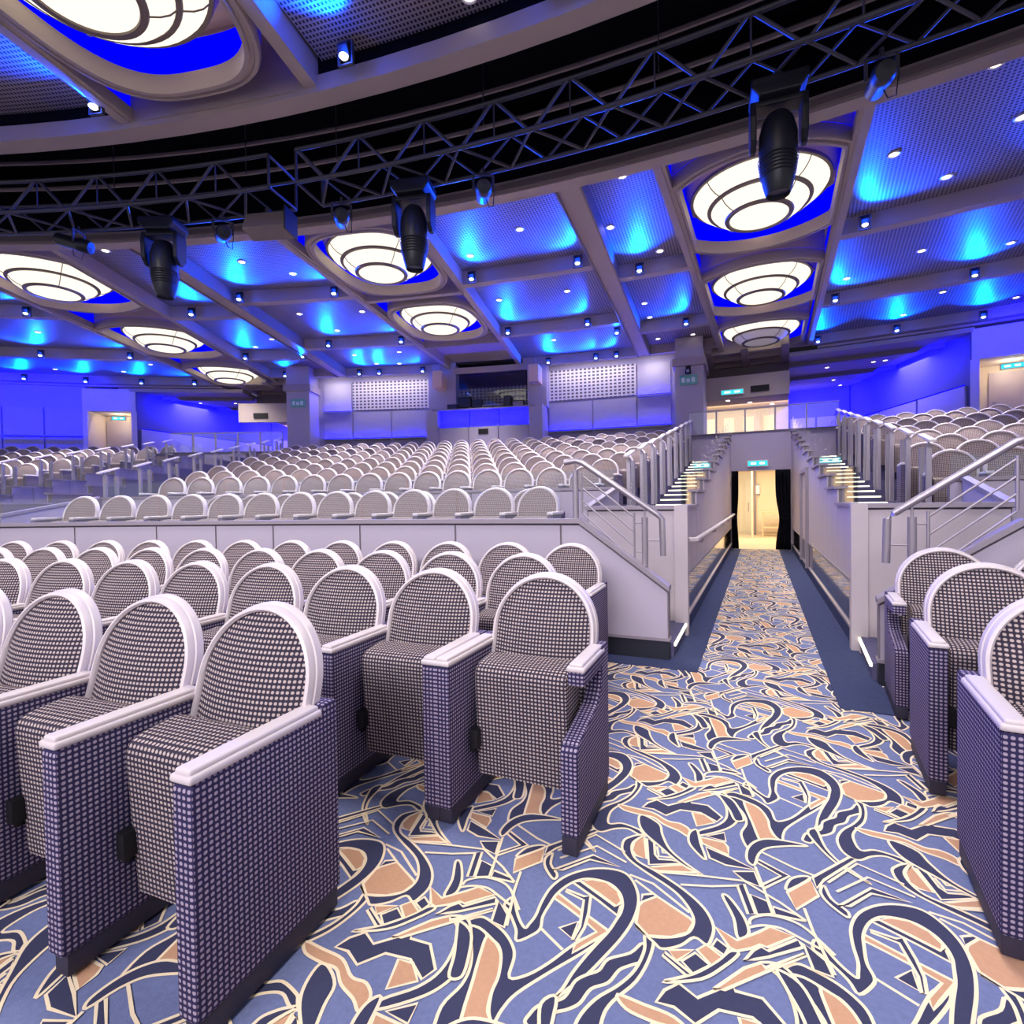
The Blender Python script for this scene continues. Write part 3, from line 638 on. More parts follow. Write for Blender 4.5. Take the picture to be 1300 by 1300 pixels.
obj('door_handle', MB().tube([Q(36.55,.17,.9), Q(36.55,.17,1.2)], .015, 6), M['steel'], dl)
ct = thing('console_table', Q(37.6, 1.15, 0), 'small gilt console table in the lit lobby beyond the doorway', 'table')
obj('table_top', pbox(MB(), 37.35, 37.8, .55, 1.75, .82, .87), M['shade'], ct, world=True)
for s_ in (37.4, 37.75):
    for o_ in (.6, 1.15, 1.7): obj('leg', pbox(MB(), s_-.02, s_+.02, o_-.02, o_+.02, .006, .82), M['shade'], ct, world=True)
obj('shelf', pbox(MB(), 37.38, 37.77, .58, 1.72, .3, .33), M['shade'], ct, world=True)
sc = thing('wall_sconce', Q(38.3, .45, 1.6), 'glowing wall sconce at the back of the lobby', 'lamp')
obj('shade', MB().tube([Q(38.28,.45,1.5), Q(38.28,.45,1.8)], .06, 10), M['warm_glow'], sc, world=True)
obj('back_plate', pbox(MB(), 38.3, 38.36, .38, .52, 1.45, 1.85), M['steel'], sc, world=True)
area_light('lobby_ceiling_light', Q(35.4, .5, 2.55), Q(35.4, .5, 0), 3.5, 3, 190, (1, .82, .50))

# ------------------------------------------------------------------ rear walls
rear = struct('wall_rear', MB().arc(34.34, 34.5, -10.4, -3.4, 0, 6.4).arc(34.34, 34.5, 3.4, 10.4, 0, 6.4).arc(34.34, 34.5, -3.4, 3.4, 0, 4.40), M['wall_plain'])
def rpanel(f0, f1, z0, z1, mt='wall', nm='wall_panel', r=34.30):
    return obj(nm, MB().arc(r, 34.345, f0+.04, f1-.04, z0+.012, z1-.012, n=4), M[mt], rear, uv=False)
LED = []
for sg in (1, -1):
    def F(a, b): return (a, b) if sg > 0 else (-b, -a)
    f = F(3.45, 5.95); rpanel(*f, 3.72, 4.66)
    f = F(5.95, 8.32); rpanel(*f, 3.72, 4.66)
    f = F(8.32, 10.1); rpanel(*f, 3.72, 4.66)
    f = F(8.32, 10.1); rpanel(*f, 4.70, 5.70)
    f = F(3.45, 8.32)
    g_ = obj('grille', MB().arc(34.28, 34.345, f[0]+.04, f[1]-.04, 4.72, 5.72, n=6), M['grille'], rear)
    l = g_.data.uv_layers.new(name='UVMap')
    for p in g_.data.polygons:
        for li in p.loop_indices:
            c = g_.data.vertices[g_.data.loops[li].vertex_index].co; l.data[li].uv = (math.atan2(c.x, c.y)*34.3, c.z)
    for (a, b, z) in ((3.5, 5.9, 3.70), (6.0, 8.28, 3.70), (8.36, 10.05, 3.70), (8.36, 10.05, 4.68)):
        f = F(a, b)
        obj('ledge', MB().arc(34.16, 34.34, f[0], f[1], z-.05, z-.012, n=3), M['coping'], rear)
        obj('led_strip', MB().arc(34.20, 34.25, f[0]+.05, f[1]-.05, z-.012, z+.004, n=3), M['led_cove_blue'], rear)
        mid = (f[0]+f[1])/2; wd = (b-a)*D2R*34.2
        area_light('ledge_light', P(34.262, mid, z+.012), P(34.266, mid, z+.5), wd*.95, .03, 17 if z < 4 else 11, (.0, .0, 1))
    f = F(3.45, 8.3); mid = (f[0]+f[1])/2
    area_light('grille_wash', P(33.75, mid, 5.75), P(34.35, mid, 4.4), 2.4, .1, 16, (1, .95, .92))
    area_light('panel_wash', P(33.75, sg*9.2, 5.72), P(34.35, sg*9.2, 4.6), .5, .1, 7, (1, .95, .92))
    # pillars flanking the passages
    for a, b in ((10.4, 11.75),):
        f = F(a, b)
        pil = struct('wall_pillar_%s%s' % ('right' if sg > 0 else 'left', '' if a < 12 else '_outer'), MB().arc(33.5, 35.2, f[0], f[1], 2.3, 6.3, n=2), M['wall_warm'])
        obj('pillar_head', MB().arc(33.40, 35.2, f[0]-.12, f[1]+.12, 5.28, 5.5, n=2), M['beam'], pil)
    # sign hung on the pillar
    mid = sg*11.05
    sgn = thing('pillar_sign', P(33.46, mid, 4.75), 'pale green evacuation sign on the pillar %s of the centre wall' % ('right' if sg > 0 else 'left'), 'sign')
    obj('board', MB().arc(33.45, 33.485, mid-.42, mid+.42, 4.72, 5.0, n=2), M['sign_g'], sgn, world=True)
    for q in range(3): obj('print', MB().arc(33.444, 33.45, mid-.33+.24*q, mid-.17+.24*q, 4.79, 4.93-.03*(q % 2), n=1), M['sign_gw'], sgn, world=True)
    # upper lobby behind the passage
    up_ = struct('wall_upper_lobby_%s' % ('right' if sg > 0 else 'left'), MB().arc(41, 41.2, *F(10.4, 15.6), 3.0, 5.05, n=6), M['cream'])
    for i in range(4):
        f = F(11.2+i*1.05, 11.75+i*1.05)
        obj('lit_window', MB().arc(40.95, 41.01, f[0], f[1], 3.4, 4.7, n=2), M['warm_glow'], up_)
    obj('tier', MB().arc(32.45, 41.2, *F(10.4, 18.9), 2.85, 3.08, n=8), M['tier'], floor)
    bm_ = struct('trim_4' if sg > 0 else 'trim_5', MB().arc(34.9, 35.1, *F(11.75, 15.6), 4.45, 5.14, n=4), M['beam'])
    f = F(13.86, 14.7)
    obj('air_vent', MB().arc(34.86, 34.9, f[0], f[1], 4.6, 4.78, n=2), M['vent'], bm_)
    cel = struct('ceiling_upper_lobby_%s' % ('right' if sg > 0 else 'left'), MB().arc(35.1, 41.2, *F(10.4, 15.6), 5.0, 5.1, n=6), M['recess'])
    for i in range(6):
        obj('ceiling_lamp', MB().lathe([(.0,0),(.07,0),(.07,.02)], 12, P(36+i*.8, sg*(12.6+(i%3)*1.1), 4.985)), M['down'], cel)
    area_light('upper_lobby_lamp', P(39.3, sg*13.4, 4.7), P(41, sg*13.4, 3.9), 4, .8, 60, (1, .80, .55))
    # coffered ceiling above the passage end
    cof = struct('ceiling_coffer_%s' % ('right' if sg > 0 else 'left'), MB().arc(34.2, 36.6, *F(10.4, 15.6), 6.2, 6.3, n=5), M['recess'])
    for a in (11.9, 13.6, 15.4): obj('rib', MB().arc(34.2, 36.6, *F(a-.16, a+.16), 5.75, 6.2, n=1), M['beam'], cof)
    for r in (34.7, 35.6, 36.5): obj('rib', MB().arc(r-.07, r+.07, *F(10.4, 15.6), 5.78, 6.2, n=5), M['beam'], cof)
    obj('end_panel', MB().arc(36.6, 36.7, *F(10.4, 15.6), 5.1, 6.3, n=5), M['beam_dark'], cof)
    # deep rear area with blue washed wall
    FD0, FD1 = (22.5, 25.3) if sg > 0 else (21.7, 24.4)
    FS = 18.5 if sg > 0 else 17.2
    bw = struct('wall_rear_%s' % ('right' if sg > 0 else 'left'), MB().arc(41.2, 41.4, *F(15.6, FS), 2.8, 5.7, n=4), M['blue_wall'])
    for i in range(2): obj('wall_panel', MB().arc(41.15, 41.21, *F(15.7+i*1.3, 16.9+i*1.3 if i == 0 else FS-.1), 3.1, 4.5, n=2), M['wall'], bw)
    def SW(t, d, z):                             # point on the slanting side wall: t along, d towards the seats
        A, B = P(35.3, sg*(FD0-.05)), P(41.3, sg*FS); nrm = Vector((-(B-A).y, (B-A).x, 0)).normalized()
        if nrm.dot(P(36, sg*17)-A) < 0: nrm = -nrm
        v = A+(B-A)*t+nrm*d; v.z = z; return v
    def swbox(t0, t1, d0, d1, z0, z1): return MB().hexa([SW(t0,d0,z0),SW(t1,d0,z0),SW(t1,d1,z0),SW(t0,d1,z0),SW(t0,d0,z1),SW(t1,d0,z1),SW(t1,d1,z1),SW(t0,d1,z1)])
    sw = struct('wall_side_%s' % ('right' if sg > 0 else 'left'), swbox(0, 1, -.15, 0, 2.8, 5.7), M['blue_wall'])
    for i in range(3): obj('wall_panel', swbox(.02+i*.325, .33+i*.325, 0, .05, 3.0, 4.25), M['wall'], sw)
    obj('led_strip', swbox(.02, .98, .02, .06, 4.26, 4.28), M['led_cove_blue'], sw)
    area_light('side_blue_wash', SW(.5, .55, 5.5), SW(.5, 0, 4.8), 5.5, .25, 330, (.0, .0, 1))
    area_light('rear_blue_wash', P(40.4, sg*17, 5.5), P(41.3, sg*17, 4.8), 2.5, .3, 220, (.0, .0, 1))
    obj('tier', MB().arc(32.8, 41.4, *F(18.9, 32), 2.5, 2.75, n=8), M['tier'], floor)
    # outer rear wall with doorway
    ow = struct('wall_outer_%s' % ('right' if sg > 0 else 'left'), MB().arc(35.4, 35.6, *F(FD1, 34), 2.7, 6.3, n=6), M['wall_plain'])
    for i in range(4):
        f = F(FD1+.1+i*2.0, FD1+2.0+i*2.0)
        obj('wall_panel', MB().arc(35.34, 35.41, *f, 4.0, 5.0, n=3), M['wall'], ow)
        obj('wall_panel', MB().arc(35.34, 35.41, *f, 2.8, 3.9, n=3), M['wall'], ow)
        obj('led_strip', MB().arc(35.24, 35.29, *f, 3.93, 3.95, n=3), M['led_cove_blue'], ow)
        area_light('ledge_light', P(35.29, (f[0]+f[1])/2, 3.96), P(35.30, (f[0]+f[1])/2, 4.4), 1.1, .03, 12, (0, 0, 1))
    area_light('outer_blue_wash', P(34.5, sg*27.5, 5.75), P(35.4, sg*27.5, 5.2), 5, .2, 260, (.0, .0, 1))
    dr = struct('door_%d' % (2 if sg > 0 else 3), MB().arc(36.6, 36.7, *F(FD0+.2, FD1+.1), 2.75, 4.9, n=2), M['cream'])
    obj('door_leaf', MB().arc(36.54, 36.6, *F(FD0+.8, FD1-.2), 2.76, 4.7, n=2), M['wall_warm'], dr)
    obj('door_handle', MB().arc(36.5, 36.54, *F(FD0+.92, FD0+1.02), 3.7, 3.9, n=1), M['steel'], dr)
    obj('recess_head', MB().arc(35.3, 36.7, *F(FD0, FD1+.1), 4.9, 5.7, n=2), M['cream'], dr)
    obj('recess_side', MB().arc(35.3, 36.6, *F(FD0-.05, FD0+.25), 2.75, 4.9, n=1), M['cream'], dr)
    obj('recess_side', MB().arc(35.3, 36.6, *F(FD1-.15, FD1+.1), 2.75, 4.9, n=1), M['cream'], dr)
    point_light('door_recess_lamp', P(35.9, sg*(FD0+FD1)/2, 4.7), 22, (1, .86, .6), .1)
    mid = sg*(FD0+FD1)/2
    exit_sign(lambda a,b,z: P(35.9+b, mid, 0)+Vector((math.cos(mid*D2R)*a, -math.sin(mid*D2R)*a, 4.66+z)), .44, .12, 'cyan exit sign in the doorway recess at far %s' % ('right' if sg > 0 else 'left'))
    # soffit over the rear seats
    so = struct('ceiling_soffit_%s' % ('right' if sg > 0 else 'left'), MB().arc(35.3, 41.4, *F(15.6, 22.6), 5.62, 5.75, n=6), M['beam'])
    for r in (36.2, 38.4): obj('soffit_rib', MB().arc(r, r+.15, *F(15.6, 22.6), 5.5, 5.62, n=5), M['beam_dark'], so)
exit_sign(lambda a,b,z: P(34.88+b, 13.0, 0)+Vector((math.cos(13*D2R)*a, -math.sin(13*D2R)*a, 4.58+z)), .62, .13, 'cyan exit sign on the beam above the right upper lobby')

# ------------------------------------------------------------------ control booth
bt = struct('wall_booth', MB().arc(33.45, 34.3, -2.65, -2.62, 2.3, 4.45, n=1), M['wall_plain'])
for a, b in ((-3.35, -2.65), (2.65, 3.4)):
    obj('booth_pier', MB().arc(33.38, 34.34, a, b, 2.3, 4.50, n=2), M['wall'], bt)
    obj('booth_wall', MB().arc(33.9, 34.34, a-.1 if a < 0 else a-.25, b+.85 if a < 0 else b+.1, 4.50, 6.3, n=2), M['wall'], bt)
for i in range(3):
    f0 = -2.6+i*1.745; f1 = f0+1.70
    obj('wall_panel', MB().arc(33.44, 33.5, f0, f1, 2.35, 3.86, n=2), M['wall'], bt)
    obj('niche_panel', MB().arc(33.62, 33.68, f0, f1, 3.86, 4.42, n=2), M['niche'], bt)
obj('niche_ledge', MB().arc(33.44, 33.68, -2.6, 2.64, 3.84, 3.87, n=4), M['coping'], bt)
obj('led_strip', MB().arc(33.50, 33.54, -2.55, 2.6, 3.87, 3.885, n=4), M['led_cove_blue'], bt)
area_light('niche_light', P(33.5, 0, 3.91), P(33.64, 0, 4.3), 3.0, .05, 110, (0, 0, 1))
obj('counter_top', MB().arc(33.36, 34.2, -3.0, 3.05, 4.42, 4.47, n=4), M['coping'], bt)
obj('speaker_port', MB().arc(33.42, 33.45, -.3, .28, 3.62, 3.78, n=1), M['vent'], bt)
obj('booth_back', MB().arc(35.6, 35.7, -3.4, 3.4, 4.4, 6.2, n=4), M['dark'], bt)
for a, b in ((-3.4, -3.2), (3.2, 3.4)): obj('booth_side', MB().arc(34.3, 35.65, a, b, 4.4, 6.2, n=1), M['dark'], bt)
obj('booth_floor', MB().arc(34.2, 35.65, -3.4, 3.4, 4.36, 4.42, n=3), M['dark'], bt)
obj('booth_ceiling', MB().arc(33.95, 35.65, -3.4, 3.4, 6.08, 6.14, n=3), M['dark'], bt)
bg_ = obj('booth_grille', MB().arc(35.55, 35.6, -2.6, 3.0, 4.5, 5.6, n=4), M['grille'], bt)
l = bg_.data.uv_layers.new(name='UVMap')
for p in bg_.data.polygons:
    for li in p.loop_indices:
        c = bg_.data.vertices[bg_.data.loops[li].vertex_index].co; l.data[li].uv = (math.atan2(c.x, c.y)*34.3, c.z)
for a in (-2.9, 2.7): obj('bracket', MB().arc(33.3, 33.95, a-.0, a+.55, 5.2, 5.75, n=1), M['shade'], bt)
wb = struct('window_1', MB().arc(33.92, 33.93, -1.85, 2.3, 4.47, 5.75, n=4), M['glass'])
obj('window_frame', MB().arc(33.88, 33.96, -1.95, 2.4, 5.75, 5.95, n=4), M['beam'], wb)
def booth_item(name, f, wdt, z, h, label, cat, mt='screen', tilt=0):
    t = thing(name, P(33.75, f, 4.47), label, cat, rz=-f*D2R)
    obj('case', MB().bbox(-wdt/2, wdt/2, -.05, .12, z, z+h, .015), M['dark'], t)
    obj('face', MB().box(-wdt/2+.03, wdt/2-.03, -.056, -.05, z+.03, z+h-.03), M[mt], t)
    if z > .05: obj('stand', MB().box(-.05, .05, .0, .06, 0, z), M['dark'], t)
booth_item('monitor', -1.22, .45, .10, .36, 'dark monitor at the left end of the booth counter', 'monitor')
booth_item('equipment_case', -1.95, .36, 0, .22, 'dark blue equipment case left of the booth monitors', 'equipment')
booth_item('monitor', -.48, .36, .05, .30, 'second dark monitor near the middle of the booth counter', 'monitor')
booth_item('loudspeaker', 1.30, .24, 0, .42, 'black upright loudspeaker on the booth counter', 'speaker')
booth_item('amplifier_box', 1.92, .4, 0, .24, 'low pale box at the right of the booth counter', 'equipment', 'coping')
mc = thing('mixing_desk', P(33.7, .43, 4.47), 'low mixing desk with small lamps between booth monitors', 'mixing desk', rz=-.3*D2R)
obj('desk_body', MB().prism([(-.2,0),(.2,0),(.2,.14),(-.2,.05)], -.34, .34), M['dark'], mc)
for i in range(7): obj('lamp', MB().box(-.31+i*.1, -.28+i*.1, -.15, -.12, .07, .12), M['rim'], mc)
wc = thing('wall_camera', P(33.42, 11.05, 5.0), 'small dark camera on a bracket above the sign on the right pillar', 'camera', rz=-11.05*D2R)
obj('bracket', MB().bar((0, .06, .22), (0, -.02, .12), .03), M['dark'], wc)
obj('mount', MB().box(-.07, .07, .04, .08, .12, .3), M['dark'], wc)
obj('body', MB().bbox(-.08, .08, -.16, .02, .02, .14, .02), M['dark'], wc)
obj('lens', MB().tube([(0, -.16, .08), (0, -.20, .08)], .045, 12), M['steel'], wc)
# ------------------------------------------------------------------ ceiling
ZB = 5.86
ceil = struct('ceiling', MB().arc(16.5, 42.5, -36, 36, 7.05, 7.2, n=36), M['black'])
def CP(al, t, o, z): return P(t, al, z) + Vector((math.cos(al*D2R), -math.sin(al*D2R), 0))*o
def cbox(mb, al, t0, t1, o0, o1, z0, z1):
    return mb.hexa([CP(al,t0,o0,z0),CP(al,t0,o1,z0),CP(al,t1,o1,z0),CP(al,t1,o0,z0),CP(al,t0,o0,z1),CP(al,t0,o1,z1),CP(al,t1,o1,z1),CP(al,t1,o0,z1)])
HW = 1.27
def hwphi(R): return math.degrees(math.asin(HW/R))
def edge_beam(R0, R1):
    obj('edge_beam', MB().arc(R0, R1, -35, 35, ZB-.06, ZB+.12, n=40), M['beam'], ceil)
edge_beam(24.2, 24.42); obj('edge_lip', MB().arc(24.16, 24.2, -35, 35, ZB-.02, ZB+.06, n=40), M['beam_dark'], ceil)
edge_beam(21.76, 21.98)
obj('void_fascia', MB().arc(24.22, 24.4, -35, 35, ZB+.12, 7.05, n=40), M['black'], ceil)
obj('void_fascia', MB().arc(21.8, 21.96, -35, 35, ZB+.12, 7.05, n=40), M['black'], ceil)

AXL = -15.1                                      # axis of the left column of ceiling lights
ZR = 6.72                                        # top of the recesses
def column(al, t0, t1):
    for sg in (1, -1):
        obj('column_beam', cbox(MB(), al, t0, t1, sg*1.16, sg*HW, ZB, ZR), M['beam'], ceil)
        obj('column_lip', cbox(MB(), al, t0, t1, sg*1.11, sg*1.165, ZB+.02, ZB+.16), M['beam'], ceil)
        obj('cove_side_glow', cbox(MB(), al, t0+.05, t1-.05, sg*1.14, sg*1.16, ZB+.20, ZB+.50), M['led_cove_blue'], ceil)  # recess side walls made to glow, standing in for blue light on them
    obj('recess_panel', cbox(MB(), al, t0, t1, -1.16, 1.16, ZR, ZR+.04), M['recess'], ceil)
    for t in (t0, t1-.05): obj('column_end', cbox(MB(), al, t, t+.05, -1.16, 1.16, ZB, ZR), M['beam'], ceil)
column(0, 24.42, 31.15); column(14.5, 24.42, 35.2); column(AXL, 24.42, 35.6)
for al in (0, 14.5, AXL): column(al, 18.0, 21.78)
obj('cross_beam', cbox(MB(), 0, 27.48, 27.62, -1.14, 1.14, ZB+.02, ZR), M['beam'], ceil)
# framed panel between the last middle light and the booth
for sg in (1, -1): obj('column_beam', cbox(MB(), 0, 31.15, 33.6, sg*1.14, sg*HW, ZB, 6.3), M['beam'], ceil)
def opening(kind, k, n=64):                      # outline of a light's opening, k = inset
    out = []
    for i in range(n):
        a = 2*math.pi*i/n; c, s = math.cos(a), math.sin(a)
        if kind == 'side':
            r = 1.60-k; x, y = r*c, r*s; m_ = 1.13-k*.6; x = max(-m_, min(m_, x))
        else:
            e = 2/3.0; x = (1.13-k)*math.copysign(abs(c)**e, c); y = (1.42-k)*math.copysign(abs(s)**e, s)
        out.append((x, y))
    return out
def ring_sweep(kind, prof, n=64):                # prof: (inset, z)
    vs_ = []; fs = []; m_ = len(prof)
    loops = [opening(kind, k, n) for k, z in prof]
    for i in range(n):
        for (k, z), lp in zip(prof, loops): vs_.append((lp[i][0], lp[i][1], z))
    for i in range(n):
        j = (i+1) % n
        for q in range(m_-1): fs.append((i*m_+q, j*m_+q, j*m_+q+1, i*m_+q+1))
    return MB().add(vs_, fs)
for fb in (8.75, -8.75):
    obj('radial_beam', cbox(MB(), fb, 24.42, 34.1, -.17, .17, ZB+.03, 6.3), M['beam'], ceil)
    for o_ in (-.20, .17): obj('radial_lip', cbox(MB(), fb, 24.42, 34.1, o_, o_+.03, ZB-.01, 6.2), M['beam_dark'], ceil)
SECT = [(27.2, 30.7, 34.0, lambda R: hwphi(R), lambda R: 8.4), (28.0, 31.7, 34.0, lambda R: 9.1, lambda R: CC-hwphi(R)), (28.0, 31.7, 35.2, lambda R: CC+hwphi(R), lambda R: 33)]
for sg in (1, -1):
    CC = 14.5 if sg > 0 else -AXL
    for r1, r2, r3, fa, fb in SECT:
        prev = 24.42
        for r in (r1, r2, r3):
            obj('ring_beam', MB().arc(r-.10, r+.10, sg*fa(r), sg*fb(r), ZB, 6.16, n=8 if fb(r) < 20 else 16), M['beam'], ceil)
            n = 8 if fb(r) < 20 else 16; vs_ = []; R0, R1 = prev, r-.10
            for i in range(n+1):
                t = i/n
                vs_ += [P(R0, sg*(fa(R0)+(fb(R0)-fa(R0))*t), 6.13), P(R1, sg*(fa(R1)+(fb(R1)-fa(R1))*t), 6.13)]
            fs = [(2*i, 2*i+1, 2*i+3, 2*i+2) for i in range(n)]
            if sg < 0: fs = [tuple(reversed(f)) for f in fs]
            obj('mesh_panel', MB().add(vs_, fs), M['meshp'], ceil)
            prev = r+.10
# rear strip of ceiling between the last ring beam and the rear wall
for sg in (1, -1):
    obj('rear_panel', MB().arc(34.1, 34.5, sg*1.2, sg*10.4, 6.14, 6.2, n=8), M['beam'], ceil)
    obj('rear_panel', MB().arc(35.3, 36.8, sg*16.8, sg*33, 5.78, 5.85, n=8), M['beam'], ceil)
    obj('rear_panel', MB().arc(36.8, 41.4, sg*21.6, sg*33, 5.78, 5.85, n=8), M['beam'], ceil)
obj('rear_panel', MB().arc(31.0, 36, -2.3, 2.3, 6.15, 6.2, n=4), M['beam'], ceil)
# front strip (towards the stage)
for f0, f1 in ((3.5, 11.0), (-11.0, -3.5), (18.0, 30), (-30, -18.0)):
    obj('mesh_panel', MB().arc(18.0, 21.78, f0, f1, 6.13, 6.14, n=8), M['meshp'], ceil)

def make_dome(kind):
    t = bpy.data.objects.new('dome_light', None); COL.objects.link(t)          # origin at the underside of the beams
    obj('ring_moulding', ring_sweep(kind, [(.01,.20),(.0,.05),(.02,.015),(.05,.01),(.06,.03),(.09,.03),(.10,.0),(.14,.0),(.15,.06),(.15,.20)]), M['beam'], t, True)
    obj('cove_wall', ring_sweep(kind, [(.0,.20),(.0,.70)]), M['recess'], t, True)
    obj('cove_wall_glow', ring_sweep(kind, [(.03,.66),(.03,.20)]), M['led_cove_blue'], t, True)  # blue light falling on the recess wall, put in as emission
    b = bpy.data.objects.new('bowl', None); COL.objects.link(b); b.parent = t; b.location = (0, 0, .24); b.scale = (1.06, 1.06, 1.06)
    obj('shade', MB().lathe([(1.045,.44),(1.04,.30),(1.01,.17),(.97,.08),(.93,.03)], 48), M['shade'], b, True)
    for r0, z0, r1, z1 in ((.945,.01,.905,.01), (.70,-.17,.655,-.175), (.455,-.335,.40,-.34)):
        obj('ring', MB().lathe([(r0,z0+.03),(r0+.01,z0),(r0,z0-.02),(r1,z1-.02),(r1-.01,z1+.01),(r1,z1+.03)], 48), M['dring'], b, True)
    obj('glass_band', MB().lathe([(.91,0.0),(.86,-.07),(.79,-.125),(.69,-.17)], 48), M['dglass'], b, True)
    obj('glass_band', MB().lathe([(.66,-.18),(.61,-.245),(.54,-.295),(.45,-.335)], 48), M['dglass'], b, True)
    obj('glass_disc', MB().lathe([(.405,-.34),(.3,-.362),(.15,-.375),(0,-.38)], 40), M['dglass'], b, True)
    for k in range(4):
        a = math.pi/4+k*math.pi/2; c, s = math.cos(a), math.sin(a)
        obj('rib', MB().tube([(r*c, r*s, z) for r, z in ((.91,-.008),(.86,-.078),(.79,-.133),(.69,-.178))], .007, 6), M['dring'], b)
        obj('rib', MB().tube([(r*c, r*s, z) for r, z in ((.66,-.188),(.61,-.253),(.54,-.303),(.45,-.343))], .007, 6), M['dring'], b)
    return t
domes = {'side': make_dome('side'), 'mid': make_dome('mid')}; dused = set()
DOMES = [(26.25, 14.52, 'nearest the truss above the passage', 1, 'side'), (29.95, 14.45, 'second from the truss above the passage', 1, 'side'), (33.6, 14.35, 'farthest from the truss above the passage', 2, 'side'),
         (25.95, .0, 'nearest the truss above the centre block', 1, 'mid'), (29.3, .0, 'above the centre block close to the booth', 1, 'mid'),
         (26.1, AXL, 'nearest the truss above the left seats', 1, 'side'), (30.0, AXL-.1, 'second from the truss above the left seats', 1, 'side'), (33.9, AXL-.2, 'farthest from the truss above the left seats', 1, 'side'),
         (20.2, .0, 'on the stage side of the truss at upper left', 1, 'mid'), (20.1, 14.6, 'on the stage side of the truss above the passage', 1, 'side'), (20.1, AXL, 'on the stage side of the truss at far left', 1, 'side')]
for i, (R, f, wh, kind, shp) in enumerate(DOMES):
    d = domes[shp] if shp not in dused else copy_tree(domes[shp]); dused.add(shp)
    d.location = P(R, f, ZB); d.rotation_euler = (0, 0, -f*D2R)
    tag(d, 'round stepped glass ceiling light ' + wh, 'ceiling light', 'stepped round ceiling lights')
    if kind == 2:
        bw_ = [c for c in d.children if c.type == 'EMPTY'][0]
        gl = [c for c in bw_.children if c.name.startswith('glass')]
        for c in gl[1:]: c.data = c.data.copy(); c.data.materials.clear(); c.data.materials.append(M['dglass2'])
    area_light('dome_glow', P(R, f, ZB-.22), P(R, f, 0), 1.2, 1.2, 60 if kind == 1 else 12, (1, .93, .86), spread=120)
    for sg in (-1, 1): point_light('recess_fill', P(R+sg*1.30, f, ZB+.36), 2.2, (1, .80, .60), .2)  # added warm fill to brighten the recess; no lamp sits here
# ------------------------------------------------------------------ blue uplights on the beams
def make_uplight():
    t = bpy.data.objects.new('uplight', None); COL.objects.link(t)
    y = MB()
    for x in (-.085, .07): y.box(x, x+.015, -.04, .0, -.16, .06)
    y.box(-.085, .085, -.04, 0, -.175, -.16); y.box(-.085, .085, -.03, .0, .05, .065)
    obj('yoke', y, M['truss'], t)
    obj('housing', MB().prism([(-.10,-.02),(-.04,-.12),(.03,-.09),(.0,.04),(-.06,.05)], -.06, .06, b=.008), M['headblk'], t)
    obj('lens', MB().lathe([(.0,0),(.045,0),(.048,-.01),(.03,-.03),(0,-.035)], 16, (0,-.06,-.10)), M['lens_blue'], t, True)
    return t
up0_ = make_uplight()
UP = []
def sym(lst): 
    for R, f in lst: UP.append((R, f)); UP.append((R, -f))
sym([(27.08, 3.25), (27.08, 7.85), (30.58, 2.87), (30.58, 6.88), (33.88, 3.68), (33.88, 6.3)])
UP += [(27.88, 10.06), (27.88, -11.2), (31.58, 8.0), (31.58, -9.15), (31.58, 11.24), (31.62, -12.4), (33.88, 7.4), (33.88, -7.5), (33.88, 11.62), (33.9, -11.95)]
UP += [(27.86, 17.78), (27.86, -18.8), (31.56, 17.25), (31.56, 21.72), (31.56, -18.48), (31.56, -22.83), (35.06, 16.8), (35.08, 19.86), (35.05, 22.78), (35.1, -18.11), (35.1, -21.05), (35.05, -23.94), (34.9, -26.83), (27.86, 23), (27.86, -23.5)]
UP += [(21.70, 4.68), (21.72, 10.64), (21.66, -3.5), (21.7, -10.6)]
def beam_word(R): return 'stage-side edge beam' if R < 22 else ('first curved beam' if R < 28.5 else ('second curved beam' if R < 32 else 'rear curved beam'))
UP.sort(key=lambda a: (round(a[0]/3.4), a[1]))
cnt = {}
for i, (R, f) in enumerate(UP):
    u = up0_ if i == 0 else copy_tree(up0_)
    u.location = P(R-.14, f, ZB+.10); u.rotation_euler = (0, 0, -f*D2R)
    bw_ = beam_word(R); cnt[bw_] = cnt.get(bw_, 0)+1
    tag(u, 'small blue uplight, %s from the left on the %s of the ceiling' % (ORD[cnt[bw_]-1], bw_), 'spotlight', 'blue uplights along the ceiling beams')
    # aimed up and towards the stage, leaning to the middle of its mesh panel
    lean = 0.0
    a = abs(f)
    if 2.5 < a < 4.5 or 17 < a < 19: lean = 1.6
    elif 6 < a < 8 or 10.8 < a < 13: lean = -1.8
    lean *= (1 if f > 0 else -1)
    loc = P(R-.30, f, ZB-.02)
    spot_light('uplight_beam', loc, P(R-1.25, f+lean, 6.30), 640 if R > 22 else 520, (.0, .055, 1.0), 112, .75, .03)
    point_light('uplight_spill', P(R-.28, f, ZB+.0), 5, (.0, .06, 1.0), .05)

